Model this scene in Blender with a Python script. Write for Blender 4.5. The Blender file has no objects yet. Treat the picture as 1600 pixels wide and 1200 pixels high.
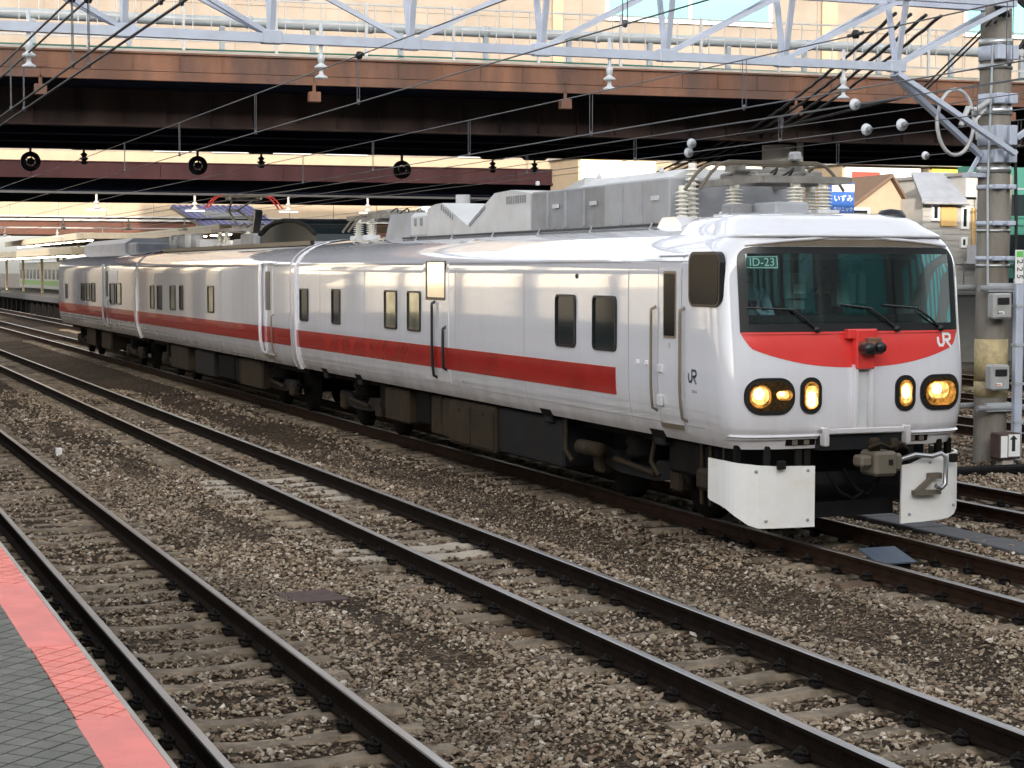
import bpy, bmesh, math, random
from mathutils import Vector, Matrix
random.seed(7)
sc = bpy.context.scene
COL = sc.collection
R = math.radians

# ------------------------------------------------------------------ camera
cam_d = bpy.data.cameras.new('camera'); cam = bpy.data.objects.new('camera', cam_d); COL.objects.link(cam)
cam.location = (0, 0, 2.75)
cam.rotation_euler = (R(90 - 3.512), 0, R(-21.286))
cam_d.sensor_width = 36; cam_d.lens = 36 * 2900 / 1600
cam_d.clip_start = 0.1; cam_d.clip_end = 3000
sc.camera = cam
# ------------------------------------------------------------------ sky and sun
SUN_EL, SUN_AZ = 14.0, 198.0            # azimuth clockwise from +Y: the sun stands low behind the camera
w = bpy.data.worlds.new('World'); sc.world = w; w.use_nodes = True
nt = w.node_tree; bg = nt.nodes['Background']
sky = nt.nodes.new('ShaderNodeTexSky'); sky.sky_type = 'NISHITA'; sky.sun_disc = False
sky.sun_elevation = R(SUN_EL); sky.sun_rotation = R(SUN_AZ); sky.air_density = 1.0; sky.dust_density = 2.5; sky.ozone_density = 0.6
hs = nt.nodes.new('ShaderNodeHueSaturation'); hs.inputs['Saturation'].default_value = 0.28
nt.links.new(sky.outputs[0], hs.inputs['Color']); nt.links.new(hs.outputs[0], bg.inputs['Color'])
bg.inputs['Strength'].default_value = 0.15
sd = bpy.data.lights.new('sun', 'SUN'); sun = bpy.data.objects.new('sun', sd); COL.objects.link(sun)
sd.energy = 2.0; sd.angle = R(0.6); sd.color = (1.0, 0.90, 0.79)
sv = Vector((math.sin(R(SUN_AZ)) * math.cos(R(SUN_EL)), math.cos(R(SUN_AZ)) * math.cos(R(SUN_EL)), math.sin(R(SUN_EL))))
sun.rotation_euler = sv.to_track_quat('Z', 'Y').to_euler(); sun.location = sv * 100
vs = sc.view_settings; vs.view_transform = 'Standard'; vs.look = 'None'; vs.exposure = 1.85; vs.gamma = 1.0; vs.use_curve_mapping = False
sc.cycles.max_bounces = 7; sc.cycles.diffuse_bounces = 3; sc.cycles.glossy_bounces = 4; sc.cycles.transparent_max_bounces = 8; sc.cycles.caustics_reflective = False; sc.cycles.caustics_refractive = False
sc.render.resolution_x = 1024; sc.render.resolution_y = 768

# ------------------------------------------------------------------ materials (all procedural)
MATS = {}
def mat(name, col, rough=0.6, metal=0.0, var=0.12, scale=3.0, bump=0.0, bscale=40.0, dirt=None, dirt_amt=0.0, dirt_scale=1.2,
        emit=None, estr=0.0, spec=0.5, rnd=0.0, coat=0.0, stretch=None, sill=None):
    m = bpy.data.materials.new(name); m.use_nodes = True; t = m.node_tree; b = t.nodes['Principled BSDF']; N = t.nodes.new; L = t.links.new
    b.inputs['Roughness'].default_value = rough; b.inputs['Metallic'].default_value = metal
    b.inputs['Specular IOR Level'].default_value = spec
    if coat: b.inputs['Coat Weight'].default_value = coat; b.inputs['Coat Roughness'].default_value = 0.03; b.inputs['Coat IOR'].default_value = 1.9 if coat >= 1 else 1.5
    geo = N('ShaderNodeNewGeometry'); pos = geo.outputs['Position']
    if stretch:
        mp = N('ShaderNodeMapping'); mp.inputs['Scale'].default_value = stretch; L(pos, mp.inputs[0]); pos2 = mp.outputs[0]
    else: pos2 = pos
    nz = N('ShaderNodeTexNoise'); nz.inputs['Scale'].default_value = scale; nz.inputs['Detail'].default_value = 3; L(pos2, nz.inputs['Vector'])
    mr = N('ShaderNodeMapRange'); mr.inputs[1].default_value = 0.3; mr.inputs[2].default_value = 0.7
    mr.inputs[3].default_value = 1 - var; mr.inputs[4].default_value = 1 + var; L(nz.outputs[0], mr.inputs[0])
    hv = N('ShaderNodeHueSaturation'); hv.inputs['Color'].default_value = (*col, 1); L(mr.outputs[0], hv.inputs['Value'])
    out = hv.outputs[0]
    if rnd:
        oi = N('ShaderNodeObjectInfo'); m2 = N('ShaderNodeMapRange'); m2.inputs[3].default_value = 1 - rnd; m2.inputs[4].default_value = 1 + rnd
        L(oi.outputs['Random'], m2.inputs[0]); h2 = N('ShaderNodeHueSaturation'); L(out, h2.inputs['Color']); L(m2.outputs[0], h2.inputs['Value']); out = h2.outputs[0]
    if dirt:
        n2 = N('ShaderNodeTexNoise'); n2.inputs['Scale'].default_value = dirt_scale; n2.inputs['Detail'].default_value = 5; n2.inputs['Roughness'].default_value = .65; L(pos2, n2.inputs['Vector'])
        m3 = N('ShaderNodeMapRange'); m3.inputs[1].default_value = 0.42; m3.inputs[2].default_value = 0.68; m3.inputs[4].default_value = dirt_amt; L(n2.outputs[0], m3.inputs[0])
        mx = N('ShaderNodeMix'); mx.data_type = 'RGBA'; L(m3.outputs[0], mx.inputs[0]); L(out, mx.inputs[6]); mx.inputs[7].default_value = (*dirt, 1); out = mx.outputs[2]
    if sill:     # brake dust settled along the sill: (height where it ends, colour)
        sx = N('ShaderNodeSeparateXYZ'); L(pos, sx.inputs[0]); n4 = N('ShaderNodeTexNoise'); n4.inputs['Scale'].default_value = 1.0; n4.inputs['Detail'].default_value = 5
        mp4 = N('ShaderNodeMapping'); mp4.inputs['Scale'].default_value = (3, 3, .35); L(pos, mp4.inputs[0]); L(mp4.outputs[0], n4.inputs['Vector'])
        m4 = N('ShaderNodeMapRange'); m4.inputs[1].default_value = sill[0]; m4.inputs[2].default_value = .95; L(sx.outputs[2], m4.inputs[0])
        m5 = N('ShaderNodeMath'); m5.operation = 'MULTIPLY'; L(m4.outputs[0], m5.inputs[0]); L(n4.outputs[0], m5.inputs[1])
        mx4 = N('ShaderNodeMix'); mx4.data_type = 'RGBA'; L(m5.outputs[0], mx4.inputs[0]); L(out, mx4.inputs[6]); mx4.inputs[7].default_value = (*sill[1], 1); out = mx4.outputs[2]
    L(out, b.inputs['Base Color'])
    if bump:
        n3 = N('ShaderNodeTexNoise'); n3.inputs['Scale'].default_value = bscale; n3.inputs['Detail'].default_value = 2; L(pos, n3.inputs['Vector'])
        bp = N('ShaderNodeBump'); bp.inputs['Strength'].default_value = bump; bp.inputs['Distance'].default_value = 0.02; L(n3.outputs[0], bp.inputs['Height']); L(bp.outputs[0], b.inputs['Normal'])
    if emit:
        b.inputs['Emission Color'].default_value = (*emit, 1); b.inputs['Emission Strength'].default_value = estr
        if var:      # uneven glow through a fluted lens
            me_ = N('ShaderNodeMapRange'); me_.inputs[1].default_value = .32; me_.inputs[2].default_value = .68; me_.inputs[3].default_value = estr*(1-var); me_.inputs[4].default_value = estr*(1+var); L(nz.outputs[0], me_.inputs[0]); L(me_.outputs[0], b.inputs['Emission Strength'])
    MATS[name] = m; return m
M = MATS
mat('train_white', (.77, .77, .82), .06, var=.04, scale=1.2, dirt=(.56, .53, .51), dirt_amt=.32, dirt_scale=1.2, coat=1.0, stretch=(1.6, 1.6, .22), bump=.14, bscale=1.3, sill=(1.5, (.36, .31, .26)))
mat('skirt_white', (.84, .83, .81), .35, var=.03, dirt=(.70, .62, .50), dirt_amt=.45, dirt_scale=3)
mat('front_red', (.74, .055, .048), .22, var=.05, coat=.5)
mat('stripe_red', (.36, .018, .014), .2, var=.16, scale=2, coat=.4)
mat('roof_grey', (.36, .37, .39), .45, var=.10, dirt=(.25, .22, .20), dirt_amt=.35, dirt_scale=2)
mat('roof_grey_dark', (.27, .28, .30), .5, var=.12, dirt=(.16, .14, .12), dirt_amt=.5, dirt_scale=2)
mat('roof_light', (.60, .61, .62), .45, var=.08, dirt=(.4, .37, .34), dirt_amt=.3)
mat('black_rubber', (.012, .012, .013), .45, var=.1)
mat('black_paint', (.015, .015, .017), .3, var=.1)
mat('dark_under', (.008, .007, .0065), .8, var=.3, scale=5, bump=.2, spec=.08)
mat('under_brown', (.038, .027, .016), .8, spec=.15, var=.2, scale=3, dirt=(.022, .016, .011), dirt_amt=.7, dirt_scale=2.5, bump=.15)
mat('under_grey', (.012, .012, .013), .7, var=.2, dirt=(.014, .011, .008), dirt_amt=.6, spec=.15)
mat('panto_grey', (.28, .265, .24), .5, metal=.3, var=.15, dirt=(.10, .085, .07), dirt_amt=.5, dirt_scale=5)
mat('coupler_tan', (.135, .115, .085), .6, var=.15, dirt=(.10, .08, .06), dirt_amt=.6, dirt_scale=6)
mat('bare_metal', (.45, .45, .46), .35, metal=.9, var=.1)
mat('rail_steel', (.36, .355, .35), .34, metal=1.0, var=.15, scale=4, dirt=(.20, .15, .12), dirt_amt=.6, dirt_scale=2.0, stretch=(6, .5, 1))
mat('rail_rust', (.012, .0075, .005), .85, var=.3, scale=6, bump=.3, spec=.06)
mat('rail_rust_light', (.024, .0125, .0075), .85, var=.3, scale=6, bump=.3, spec=.08)
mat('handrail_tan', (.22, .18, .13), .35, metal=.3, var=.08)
mat('porcelain', (.82, .79, .70), .25, var=.05)
mat('porcelain_white', (.58, .61, .64), .2, var=.03)
mat('galv_blue', (.52, .57, .68), .45, metal=.2, var=.08, scale=4, dirt=(.36, .37, .40), dirt_amt=.3)
mat('concrete_pole', (.215, .198, .172), .9, var=.18, scale=4, dirt=(.115, .095, .072), dirt_amt=.75, dirt_scale=2.2, bump=.3, stretch=(1, 1, .3), spec=.2)
mat('concrete', (.42, .39, .35), .9, var=.12, dirt=(.28, .25, .21), dirt_amt=.5, bump=.2)
mat('concrete_light', (.62, .60, .56), .9, var=.10, dirt=(.45, .42, .37), dirt_amt=.4)
mat('sleeper_conc', (.225, .175, .12), .9, var=.25, scale=9, dirt=(.075, .055, .036), dirt_amt=.95, dirt_scale=4, rnd=.22, bump=.35)
mat('sleeper_pale', (.40, .355, .29), .8, var=.15, dirt=(.25, .2, .15), dirt_amt=.5, dirt_scale=5)
mat('sleeper_wood', (.10, .065, .04), .9, var=.3, dirt=(.05, .035, .02), dirt_amt=.6, bump=.4)
mat('clip_iron', (.012, .010, .009), .75, var=.3, spec=.15)
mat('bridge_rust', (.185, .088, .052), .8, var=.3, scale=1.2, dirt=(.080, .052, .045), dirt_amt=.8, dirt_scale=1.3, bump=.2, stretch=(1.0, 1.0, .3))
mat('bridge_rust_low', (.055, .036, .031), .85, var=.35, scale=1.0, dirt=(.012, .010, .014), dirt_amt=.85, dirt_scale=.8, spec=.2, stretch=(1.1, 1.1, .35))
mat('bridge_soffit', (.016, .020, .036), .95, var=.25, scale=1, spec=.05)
mat('bridge_mauve', (.027, .0125, .0135), .85, var=.25, scale=1, dirt=(.017, .008, .009), dirt_amt=.7, dirt_scale=.8, spec=.06, stretch=(1, 1, .3))
mat('bridge_orange', (.085, .030, .016), .8, var=.2, scale=.6, dirt=(.08, .035, .02), dirt_amt=.5, dirt_scale=.4)
mat('fence_steel', (.50, .50, .50), .5, metal=.3, var=.08)
mat('pipe_grey', (.40, .44, .46), .6, var=.1)
mat('bldg_beige', (.24, .205, .168), .9, var=.10, scale=.6, dirt=(.175, .145, .115), dirt_amt=.5, dirt_scale=.5, spec=.1)
mat('bldg_cream', (.32, .25, .17), .85, var=.06, dirt=(.26, .20, .135), dirt_amt=.3, dirt_scale=.5)
mat('bldg_white', (.36, .345, .32), .8, var=.05, dirt=(.30, .28, .26), dirt_amt=.3, dirt_scale=.6)
mat('bldg_grey', (.22, .215, .205), .85, var=.08, dirt=(.12, .11, .105), dirt_amt=.4, dirt_scale=.4)
mat('bldg_green', (.025, .13, .10), .7, var=.08, scale=1)
mat('bldg_yellow', (.52, .34, .13), .8, var=.05)
mat('bldg_brown', (.12, .075, .05), .8, var=.1)
mat('roof_slate', (.20, .215, .245), .6, var=.1)
mat('win_teal', (.16, .42, .42), .15, var=.06, scale=.5, spec=.8)
mat('win_dark', (.012, .018, .020), .06, var=.1, spec=.3)
mat('cab_pane_black', (.006, .007, .008), .12, var=.1, spec=.10)
mat('win_frame', (.70, .70, .68), .5, var=.04)
mat('sign_blue', (.035, .11, .36), .4, var=.05)
mat('sign_white', (.82, .82, .80), .5, var=.02)
mat('sign_green', (.15, .55, .12), .5, var=.03)
mat('sign_red', (.65, .06, .04), .5, var=.05)
mat('sign_yellow', (.80, .62, .08), .5, var=.05)
mat('sign_black', (.02, .02, .02), .5, var=.05)
mat('logo_blue', (.06, .08, .13), .4, var=.05)
mat('wire', (.055, .055, .06), .5, metal=.4, var=.1)
mat('wire_light', (.13, .13, .14), .45, metal=.5, var=.1)
mat('cable_black', (.012, .012, .014), .6, var=.2)
mat('box_grey', (.38, .39, .385), .5, var=.08, dirt=(.24, .22, .19), dirt_amt=.5, dirt_scale=4)
mat('patch_yellow', (.50, .40, .21), .7, var=.1, dirt=(.25, .2, .13), dirt_amt=.8, dirt_scale=7)
mat('tile_grey', (.145, .140, .120), .8, var=.15, scale=14, rnd=.16, bump=.35, bscale=120, dirt=(.13, .13, .11), dirt_amt=.5, dirt_scale=6)
mat('tile_pink', (.84, .235, .185), .65, var=.09, scale=10, rnd=.08, bump=.3, bscale=120, dirt=(.52, .19, .15), dirt_amt=.4, dirt_scale=5)
mat('slab_pink', (.79, .215, .18), .65, var=.08, scale=6, bump=.25, bscale=90, dirt=(.52, .18, .15), dirt_amt=.4, dirt_scale=3.5)
mat('platform_conc', (.30, .29, .27), .9, var=.15, bump=.2)
mat('grout', (.018, .017, .014), .95, var=.2, bump=.4)
mat('stainless', (.55, .56, .55), .3, metal=.8, var=.06)
mat('train_green', (.25, .55, .08), .4, var=.04)
mat('canopy_brown', (.10, .07, .05), .8, var=.15)
mat('canopy_cream', (.70, .60, .44), .8, var=.08)
mat('stripe_purple', (.17, .16, .42), .6, var=.08)
mat('skin', (.55, .34, .25), .55, var=.05)
mat('hair', (.015, .012, .010), .5, var=.2)
mat('shirt_blue', (.45, .68, .82), .8, var=.08, scale=8)
mat('suit_navy', (.03, .035, .06), .8, var=.15)
mat('glove_white', (.80, .80, .78), .8, var=.03)
mat('cab_grey', (.17, .27, .255), .6, var=.1)
mat('cab_dark', (.02, .026, .028), .6, var=.15)
mat('plate_steel_blue', (.075, .095, .13), .5, var=.12)
mat('trough_conc', (.085, .085, .088), .85, var=.12, scale=5, bump=.2)
mat('rust_plate', (.075, .045, .038), .85, var=.25, scale=8)
mat('plate_mint', (.70, .95, .88), .5, var=.03)
mat('lamp_dim', (.25, .12, .03), .15, var=.8, scale=16, emit=(1.0, .40, .06), estr=.10)
mat('lamp_warm', (.6, .35, .12), .2, var=.6, scale=20, emit=(1.0, .54, .14), estr=.42)
mat('lamp_hot', (1, .9, .7), .3, var=.5, scale=26, emit=(1.0, .76, .36), estr=1.5)
mat('shop_glow', (.9, .8, .6), .5, var=.1, emit=(1.0, .86, .55), estr=1.2)
mat('amber_reflector', (.10, .06, .025), .12, metal=.6, var=.5, scale=30)
mat('mirror_pane', (.92, .88, .78), .06, metal=1.0, var=.02)
mat('reflection_pane', (.62, .62, .50), .05, metal=.9, var=.45, scale=2.2)  # greenish cream reflection put into the colour of mottled, mirror-like panes
mat('facade_cream', (.80, .68, .50), .85, var=.06, dirt=(.66, .54, .38), dirt_amt=.4)
mat('tube_glow', (.9, .9, .8), .5, var=0, emit=(1.0, .86, .58), estr=9.0)
mat('seam_grey', (.30, .30, .31), .6, var=.1)

def glass(name, tint, transp, rough=.02):
    m = bpy.data.materials.new(name); m.use_nodes = True; t = m.node_tree; N = t.nodes.new; L = t.links.new
    t.nodes.remove(t.nodes['Principled BSDF']); o = t.nodes['Material Output']
    tr = N('ShaderNodeBsdfTransparent'); tr.inputs[0].default_value = (*tint, 1)
    gl = N('ShaderNodeBsdfGlossy'); gl.inputs['Roughness'].default_value = rough; gl.inputs[0].default_value = (.85, .96, .96, 1)
    fr = N('ShaderNodeFresnel'); fr.inputs[0].default_value = 1.6
    mr = N('ShaderNodeMapRange'); mr.inputs[3].default_value = transp; mr.inputs[4].default_value = 1.0; L(fr.outputs[0], mr.inputs[0])
    mx = N('ShaderNodeMixShader'); L(mr.outputs[0], mx.inputs[0]); L(tr.outputs[0], mx.inputs[1]); L(gl.outputs[0], mx.inputs[2]); L(mx.outputs[0], o.inputs[0])
    M[name] = m
glass('windshield_glass', (.64, .77, .755), .05)
glass('lamp_glass', (.95, .9, .8), .05)

# ballast and dirt sheet
def ground_mat(name, c1, c2, c3, s=18.0):
    m = bpy.data.materials.new(name); m.use_nodes = True; t = m.node_tree; b = t.nodes['Principled BSDF']; N = t.nodes.new; L = t.links.new
    b.inputs['Roughness'].default_value = .95; b.inputs['Specular IOR Level'].default_value = .15
    g = N('ShaderNodeNewGeometry')
    v = N('ShaderNodeTexVoronoi'); v.inputs['Scale'].default_value = s; L(g.outputs['Position'], v.inputs['Vector'])
    n = N('ShaderNodeTexNoise'); n.inputs['Scale'].default_value = .55; n.inputs['Detail'].default_value = 8; n.inputs['Roughness'].default_value = .6; L(g.outputs['Position'], n.inputs['Vector'])
    sep = N('ShaderNodeSeparateColor'); L(v.outputs['Color'], sep.inputs[0])
    r = N('ShaderNodeValToRGB'); e = r.color_ramp.elements; e[0].position = 0.0; e[0].color = (*c1, 1); e[1].position = 1.0; e[1].color = (*c3, 1)
    k = r.color_ramp.elements.new(.55); k.color = (*c2, 1); L(sep.outputs[0], r.inputs[0])
    m1 = N('ShaderNodeMapRange'); m1.inputs[1].default_value = .35; m1.inputs[2].default_value = .65; m1.inputs[3].default_value = .65; m1.inputs[4].default_value = 1.2; L(n.outputs[0], m1.inputs[0])
    h = N('ShaderNodeHueSaturation'); L(r.outputs[0], h.inputs['Color']); L(m1.outputs[0], h.inputs['Value']); L(h.outputs[0], b.inputs['Base Color'])
    bp = N('ShaderNodeBump'); bp.inputs['Strength'].default_value = .9; bp.inputs['Distance'].default_value = .04; bp.invert = True; L(v.outputs['Distance'], bp.inputs['Height']); L(bp.outputs[0], b.inputs['Normal'])
    M[name] = m
ground_mat('ballast_dirt', (.026, .018, .011), (.058, .041, .027), (.16, .115, .075), 26)
ground_mat('ground_dirt', (.06, .05, .04), (.10, .085, .07), (.16, .14, .12), 9)
def stone_mat():
    m = bpy.data.materials.new('ballast_stone'); m.use_nodes = True; t = m.node_tree; b = t.nodes['Principled BSDF']; N = t.nodes.new; L = t.links.new
    b.inputs['Roughness'].default_value = .85; b.inputs['Specular IOR Level'].default_value = .3
    oi = N('ShaderNodeObjectInfo'); r = N('ShaderNodeValToRGB'); r.color_ramp.interpolation = 'LINEAR'
    cols = [(0, (.060, .040, .026)), (.12, (.15, .108, .072)), (.35, (.255, .195, .135)), (.55, (.33, .265, .19)), (.68, (.20, .13, .085)), (.82, (.37, .305, .225)), (.95, (.44, .375, .295)), (1, (.60, .54, .46))]
    e = r.color_ramp.elements; e[0].color = (*cols[0][1], 1); e[1].position = 1; e[1].color = (*cols[-1][1], 1)
    for p, c in cols[1:-1]: k = e.new(p); k.color = (*c, 1)
    L(oi.outputs['Random'], r.inputs[0])
    g = N('ShaderNodeNewGeometry'); n = N('ShaderNodeTexNoise'); n.inputs['Scale'].default_value = 45; n.inputs['Detail'].default_value = 4; L(g.outputs['Position'], n.inputs['Vector'])
    n2 = N('ShaderNodeTexNoise'); n2.inputs['Scale'].default_value = .45; n2.inputs['Detail'].default_value = 5; L(g.outputs['Position'], n2.inputs['Vector'])
    ma = N('ShaderNodeMath'); ma.operation = 'MULTIPLY'
    m1 = N('ShaderNodeMapRange'); m1.inputs[1].default_value = .3; m1.inputs[2].default_value = .7; m1.inputs[3].default_value = .75; m1.inputs[4].default_value = 1.25; L(n.outputs[0], m1.inputs[0])
    m2 = N('ShaderNodeMapRange'); m2.inputs[1].default_value = .35; m2.inputs[2].default_value = .65; m2.inputs[3].default_value = .7; m2.inputs[4].default_value = 1.2; L(n2.outputs[0], m2.inputs[0])
    L(m1.outputs[0], ma.inputs[0]); L(m2.outputs[0], ma.inputs[1])
    h = N('ShaderNodeHueSaturation'); L(r.outputs[0], h.inputs['Color']); L(ma.outputs[0], h.inputs['Value']); L(h.outputs[0], b.inputs['Base Color'])
    M['ballast_stone'] = m
stone_mat()

# ------------------------------------------------------------------ mesh helpers
class MB:
    def __init__(s): s.v = []; s.f = []; s.mi = []; s.sm = []
    def add(s, vs, fs, mi=0, smooth=False):
        o = len(s.v); s.v += [tuple(p) for p in vs]
        for f in fs: s.f.append(tuple(i + o for i in f)); s.mi.append(mi); s.sm.append(smooth)
        return s
    def box(s, x0, x1, y0, y1, z0, z1, mi=0):
        return s.add([(x0,y0,z0),(x1,y0,z0),(x1,y1,z0),(x0,y1,z0),(x0,y0,z1),(x1,y0,z1),(x1,y1,z1),(x0,y1,z1)],
                     [(0,3,2,1),(4,5,6,7),(0,1,5,4),(1,2,6,5),(2,3,7,6),(3,0,4,7)], mi)
    def cbox(s, x0, x1, y0, y1, z0, z1, b=.02, mi=0):
        # chamfered box: 8 corners x 3 verts
        P = [];
        X = (x0, x1); Y = (y0, y1); Z = (z0, z1)
        for i in (0,1):
            for j in (0,1):
                for k in (0,1):
                    sx, sy, sz = (b if i == 0 else -b), (b if j == 0 else -b), (b if k == 0 else -b)
                    P += [(X[i], Y[j]+sy, Z[k]+sz), (X[i]+sx, Y[j], Z[k]+sz), (X[i]+sx, Y[j]+sy, Z[k])]
        I = lambda i,j,k,a: ((i*2+j)*2+k)*3+a
        F = [(I(0,0,0,0),I(0,0,1,0),I(0,1,1,0),I(0,1,0,0)),(I(1,0,0,0),I(1,1,0,0),I(1,1,1,0),I(1,0,1,0)),
             (I(0,0,0,1),I(1,0,0,1),I(1,0,1,1),I(0,0,1,1)),(I(0,1,0,1),I(0,1,1,1),I(1,1,1,1),I(1,1,0,1)),
             (I(0,0,0,2),I(0,1,0,2),I(1,1,0,2),I(1,0,0,2)),(I(0,0,1,2),I(1,0,1,2),I(1,1,1,2),I(0,1,1,2))]
        for i in (0,1):
            for j in (0,1):
                F.append((I(i,j,0,0),I(i,j,1,0),I(i,j,1,1),I(i,j,0,1)))
        for i in (0,1):
            for k in (0,1):
                F.append((I(i,0,k,0),I(i,1,k,0),I(i,1,k,2),I(i,0,k,2)))
        for j in (0,1):
            for k in (0,1):
                F.append((I(0,j,k,1),I(1,j,k,1),I(1,j,k,2),I(0,j,k,2)))
        for i in (0,1):
            for j in (0,1):
                for k in (0,1): F.append((I(i,j,k,0),I(i,j,k,1),I(i,j,k,2)))
        return s.add(P, F, mi)
    def tube(s, pts, r, n=6, mi=0, caps=True, smooth=True):
        pts = [Vector(p) for p in pts]; rs = r if isinstance(r, (list, tuple)) else [r] * len(pts)
        vs = []; fs = []; prev = None
        for i, p in enumerate(pts):
            d = (pts[min(i+1, len(pts)-1)] - pts[max(i-1, 0)]).normalized()
            if prev is None:
                a = d.orthogonal().normalized()
                if abs(d.z) < .9: a = Vector((0,0,1)).cross(d).normalized()
            else: a = (prev - d * prev.dot(d)).normalized()
            prev = a; b = d.cross(a)
            for k in range(n):
                t = 2*math.pi*(k+.5)/n; vs.append(p + (a*math.cos(t) + b*math.sin(t)) * rs[i])
        for i in range(len(pts)-1):
            for k in range(n): fs.append((i*n+k, i*n+(k+1)%n, (i+1)*n+(k+1)%n, (i+1)*n+k))
        s.add(vs, fs, mi, smooth)
        if caps: s.add(vs[:n], [tuple(reversed(range(n)))], mi); s.add(vs[-n:], [tuple(range(n))], mi)
        return s
    def bar(s, p, q, w, h, mi=0, up=(0,0,1)):
        p, q, up = Vector(p), Vector(q), Vector(up); d = (q-p).normalized()
        a = d.cross(up); a = a.normalized() if a.length > 1e-4 else d.orthogonal().normalized(); b = a.cross(d)
        vs = []
        for c in (p, q):
            for sx, sy in ((-1,-1),(1,-1),(1,1),(-1,1)): vs.append(c + a*sx*w/2 + b*sy*h/2)
        return s.add(vs, [(3,2,1,0),(4,5,6,7),(0,1,5,4),(1,2,6,5),(2,3,7,6),(3,0,4,7)], mi)
    def lathe(s, c, prof, n=16, mi=0, axis='Z', smooth=True):
        c = Vector(c); vs = []; fs = []
        for r, h in prof:
            for k in range(n):
                t = 2*math.pi*k/n; x, y = r*math.cos(t), r*math.sin(t)
                vs.append(c + (Vector((x,y,h)) if axis == 'Z' else Vector((h,x,y)) if axis == 'X' else Vector((y,h,x))))
        for i in range(len(prof)-1):
            for k in range(n): fs.append((i*n+k, i*n+(k+1)%n, (i+1)*n+(k+1)%n, (i+1)*n+k))
        return s.add(vs, fs, mi, smooth)
    def prism(s, poly, axis, a, b, mi=0):
        # poly: 2D list; extruded from a to b along axis ('X': poly=(y,z), 'Y': poly=(x,z), 'Z': poly=(x,y))
        n = len(poly)
        def m(p, t): return (t,p[0],p[1]) if axis=='X' else (p[0],t,p[1]) if axis=='Y' else (p[0],p[1],t)
        vs = [m(p,a) for p in poly] + [m(p,b) for p in poly]
        fs = [tuple(range(n)), tuple(reversed(range(n,2*n)))] + [(i,i+n,(i+1)%n+n,(i+1)%n) for i in range(n)]
        return s.add(vs, fs, mi)
    def mesh(s, name, mats):
        me = bpy.data.meshes.new(name); me.from_pydata(s.v, [], s.f)
        for m in (mats if isinstance(mats, (list,tuple)) else [mats]): me.materials.append(M[m])
        me.polygons.foreach_set('material_index', s.mi); me.polygons.foreach_set('use_smooth', s.sm)
        bm = bmesh.new(); bm.from_mesh(me); bmesh.ops.recalc_face_normals(bm, faces=bm.faces); bm.to_mesh(me); bm.free()
        me.update(); return me
    def build(s, name, mats, parent=None, **tags):
        return link(name, s.mesh(name, mats), parent, **tags)
def link(name, data, parent=None, loc=None, label=None, cat=None, group=None, kind=None):
    o = bpy.data.objects.new(name, data); COL.objects.link(o)
    if loc is not None: o.location = loc
    if parent is not None: o.parent = parent
    if label: o['label'] = label
    if cat: o['category'] = cat
    if group: o['group'] = group
    if kind: o['kind'] = kind
    return o
def thing(name, label, cat, loc=(0,0,0), group=None):
    return link(name, None, None, loc, label, cat, group)
def struct(name, mb, mats): return mb.build(name, mats, None, kind='structure')
def text_part(name, txt, size, m, parent, matrix, label=None, depth=.004, align='CENTER'):
    c = bpy.data.curves.new(name, 'FONT'); c.body = txt; c.size = size; c.align_x = align; c.align_y = 'CENTER'; c.extrude = depth/2
    c.resolution_u = 3
    t = bpy.data.objects.new(name + '_tmp', c); COL.objects.link(t)
    dg = bpy.context.evaluated_depsgraph_get(); me = bpy.data.meshes.new_from_object(t.evaluated_get(dg)); bpy.data.objects.remove(t); bpy.data.curves.remove(c)
    me.materials.clear(); me.materials.append(M[m]); me.transform(matrix); me.name = name
    return link(name, me, parent, label=label)
def face_neg_y(x, y, z):   # text facing -Y (towards the camera)
    return Matrix.Translation((x,y,z)) @ Matrix.Rotation(R(90), 4, 'X')
def face_neg_x(x, y, z):   # text facing -X, read along -Y
    return Matrix.Translation((x,y,z)) @ Matrix.Rotation(R(-90), 4, 'Z') @ Matrix.Rotation(R(90), 4, 'X')
def copy_tree(o, parent=None, loc=None):
    c = o.copy(); COL.objects.link(c)
    if parent is not None: c.parent = parent
    if loc is not None: c.location = loc
    for ch in o.children: copy_tree(ch, c)
    return c
def rrect(w, h, r, n=4):
    # rounded rectangle outline around the origin
    pts = []
    for cx, cy, a0 in ((w/2-r, h/2-r, 0), (-w/2+r, h/2-r, 90), (-w/2+r, -h/2+r, 180), (w/2-r, -h/2+r, 270)):
        for k in range(n+1):
            a = R(a0 + 90*k/n); pts.append((cx + r*math.cos(a), cy + r*math.sin(a)))
    return pts
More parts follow.
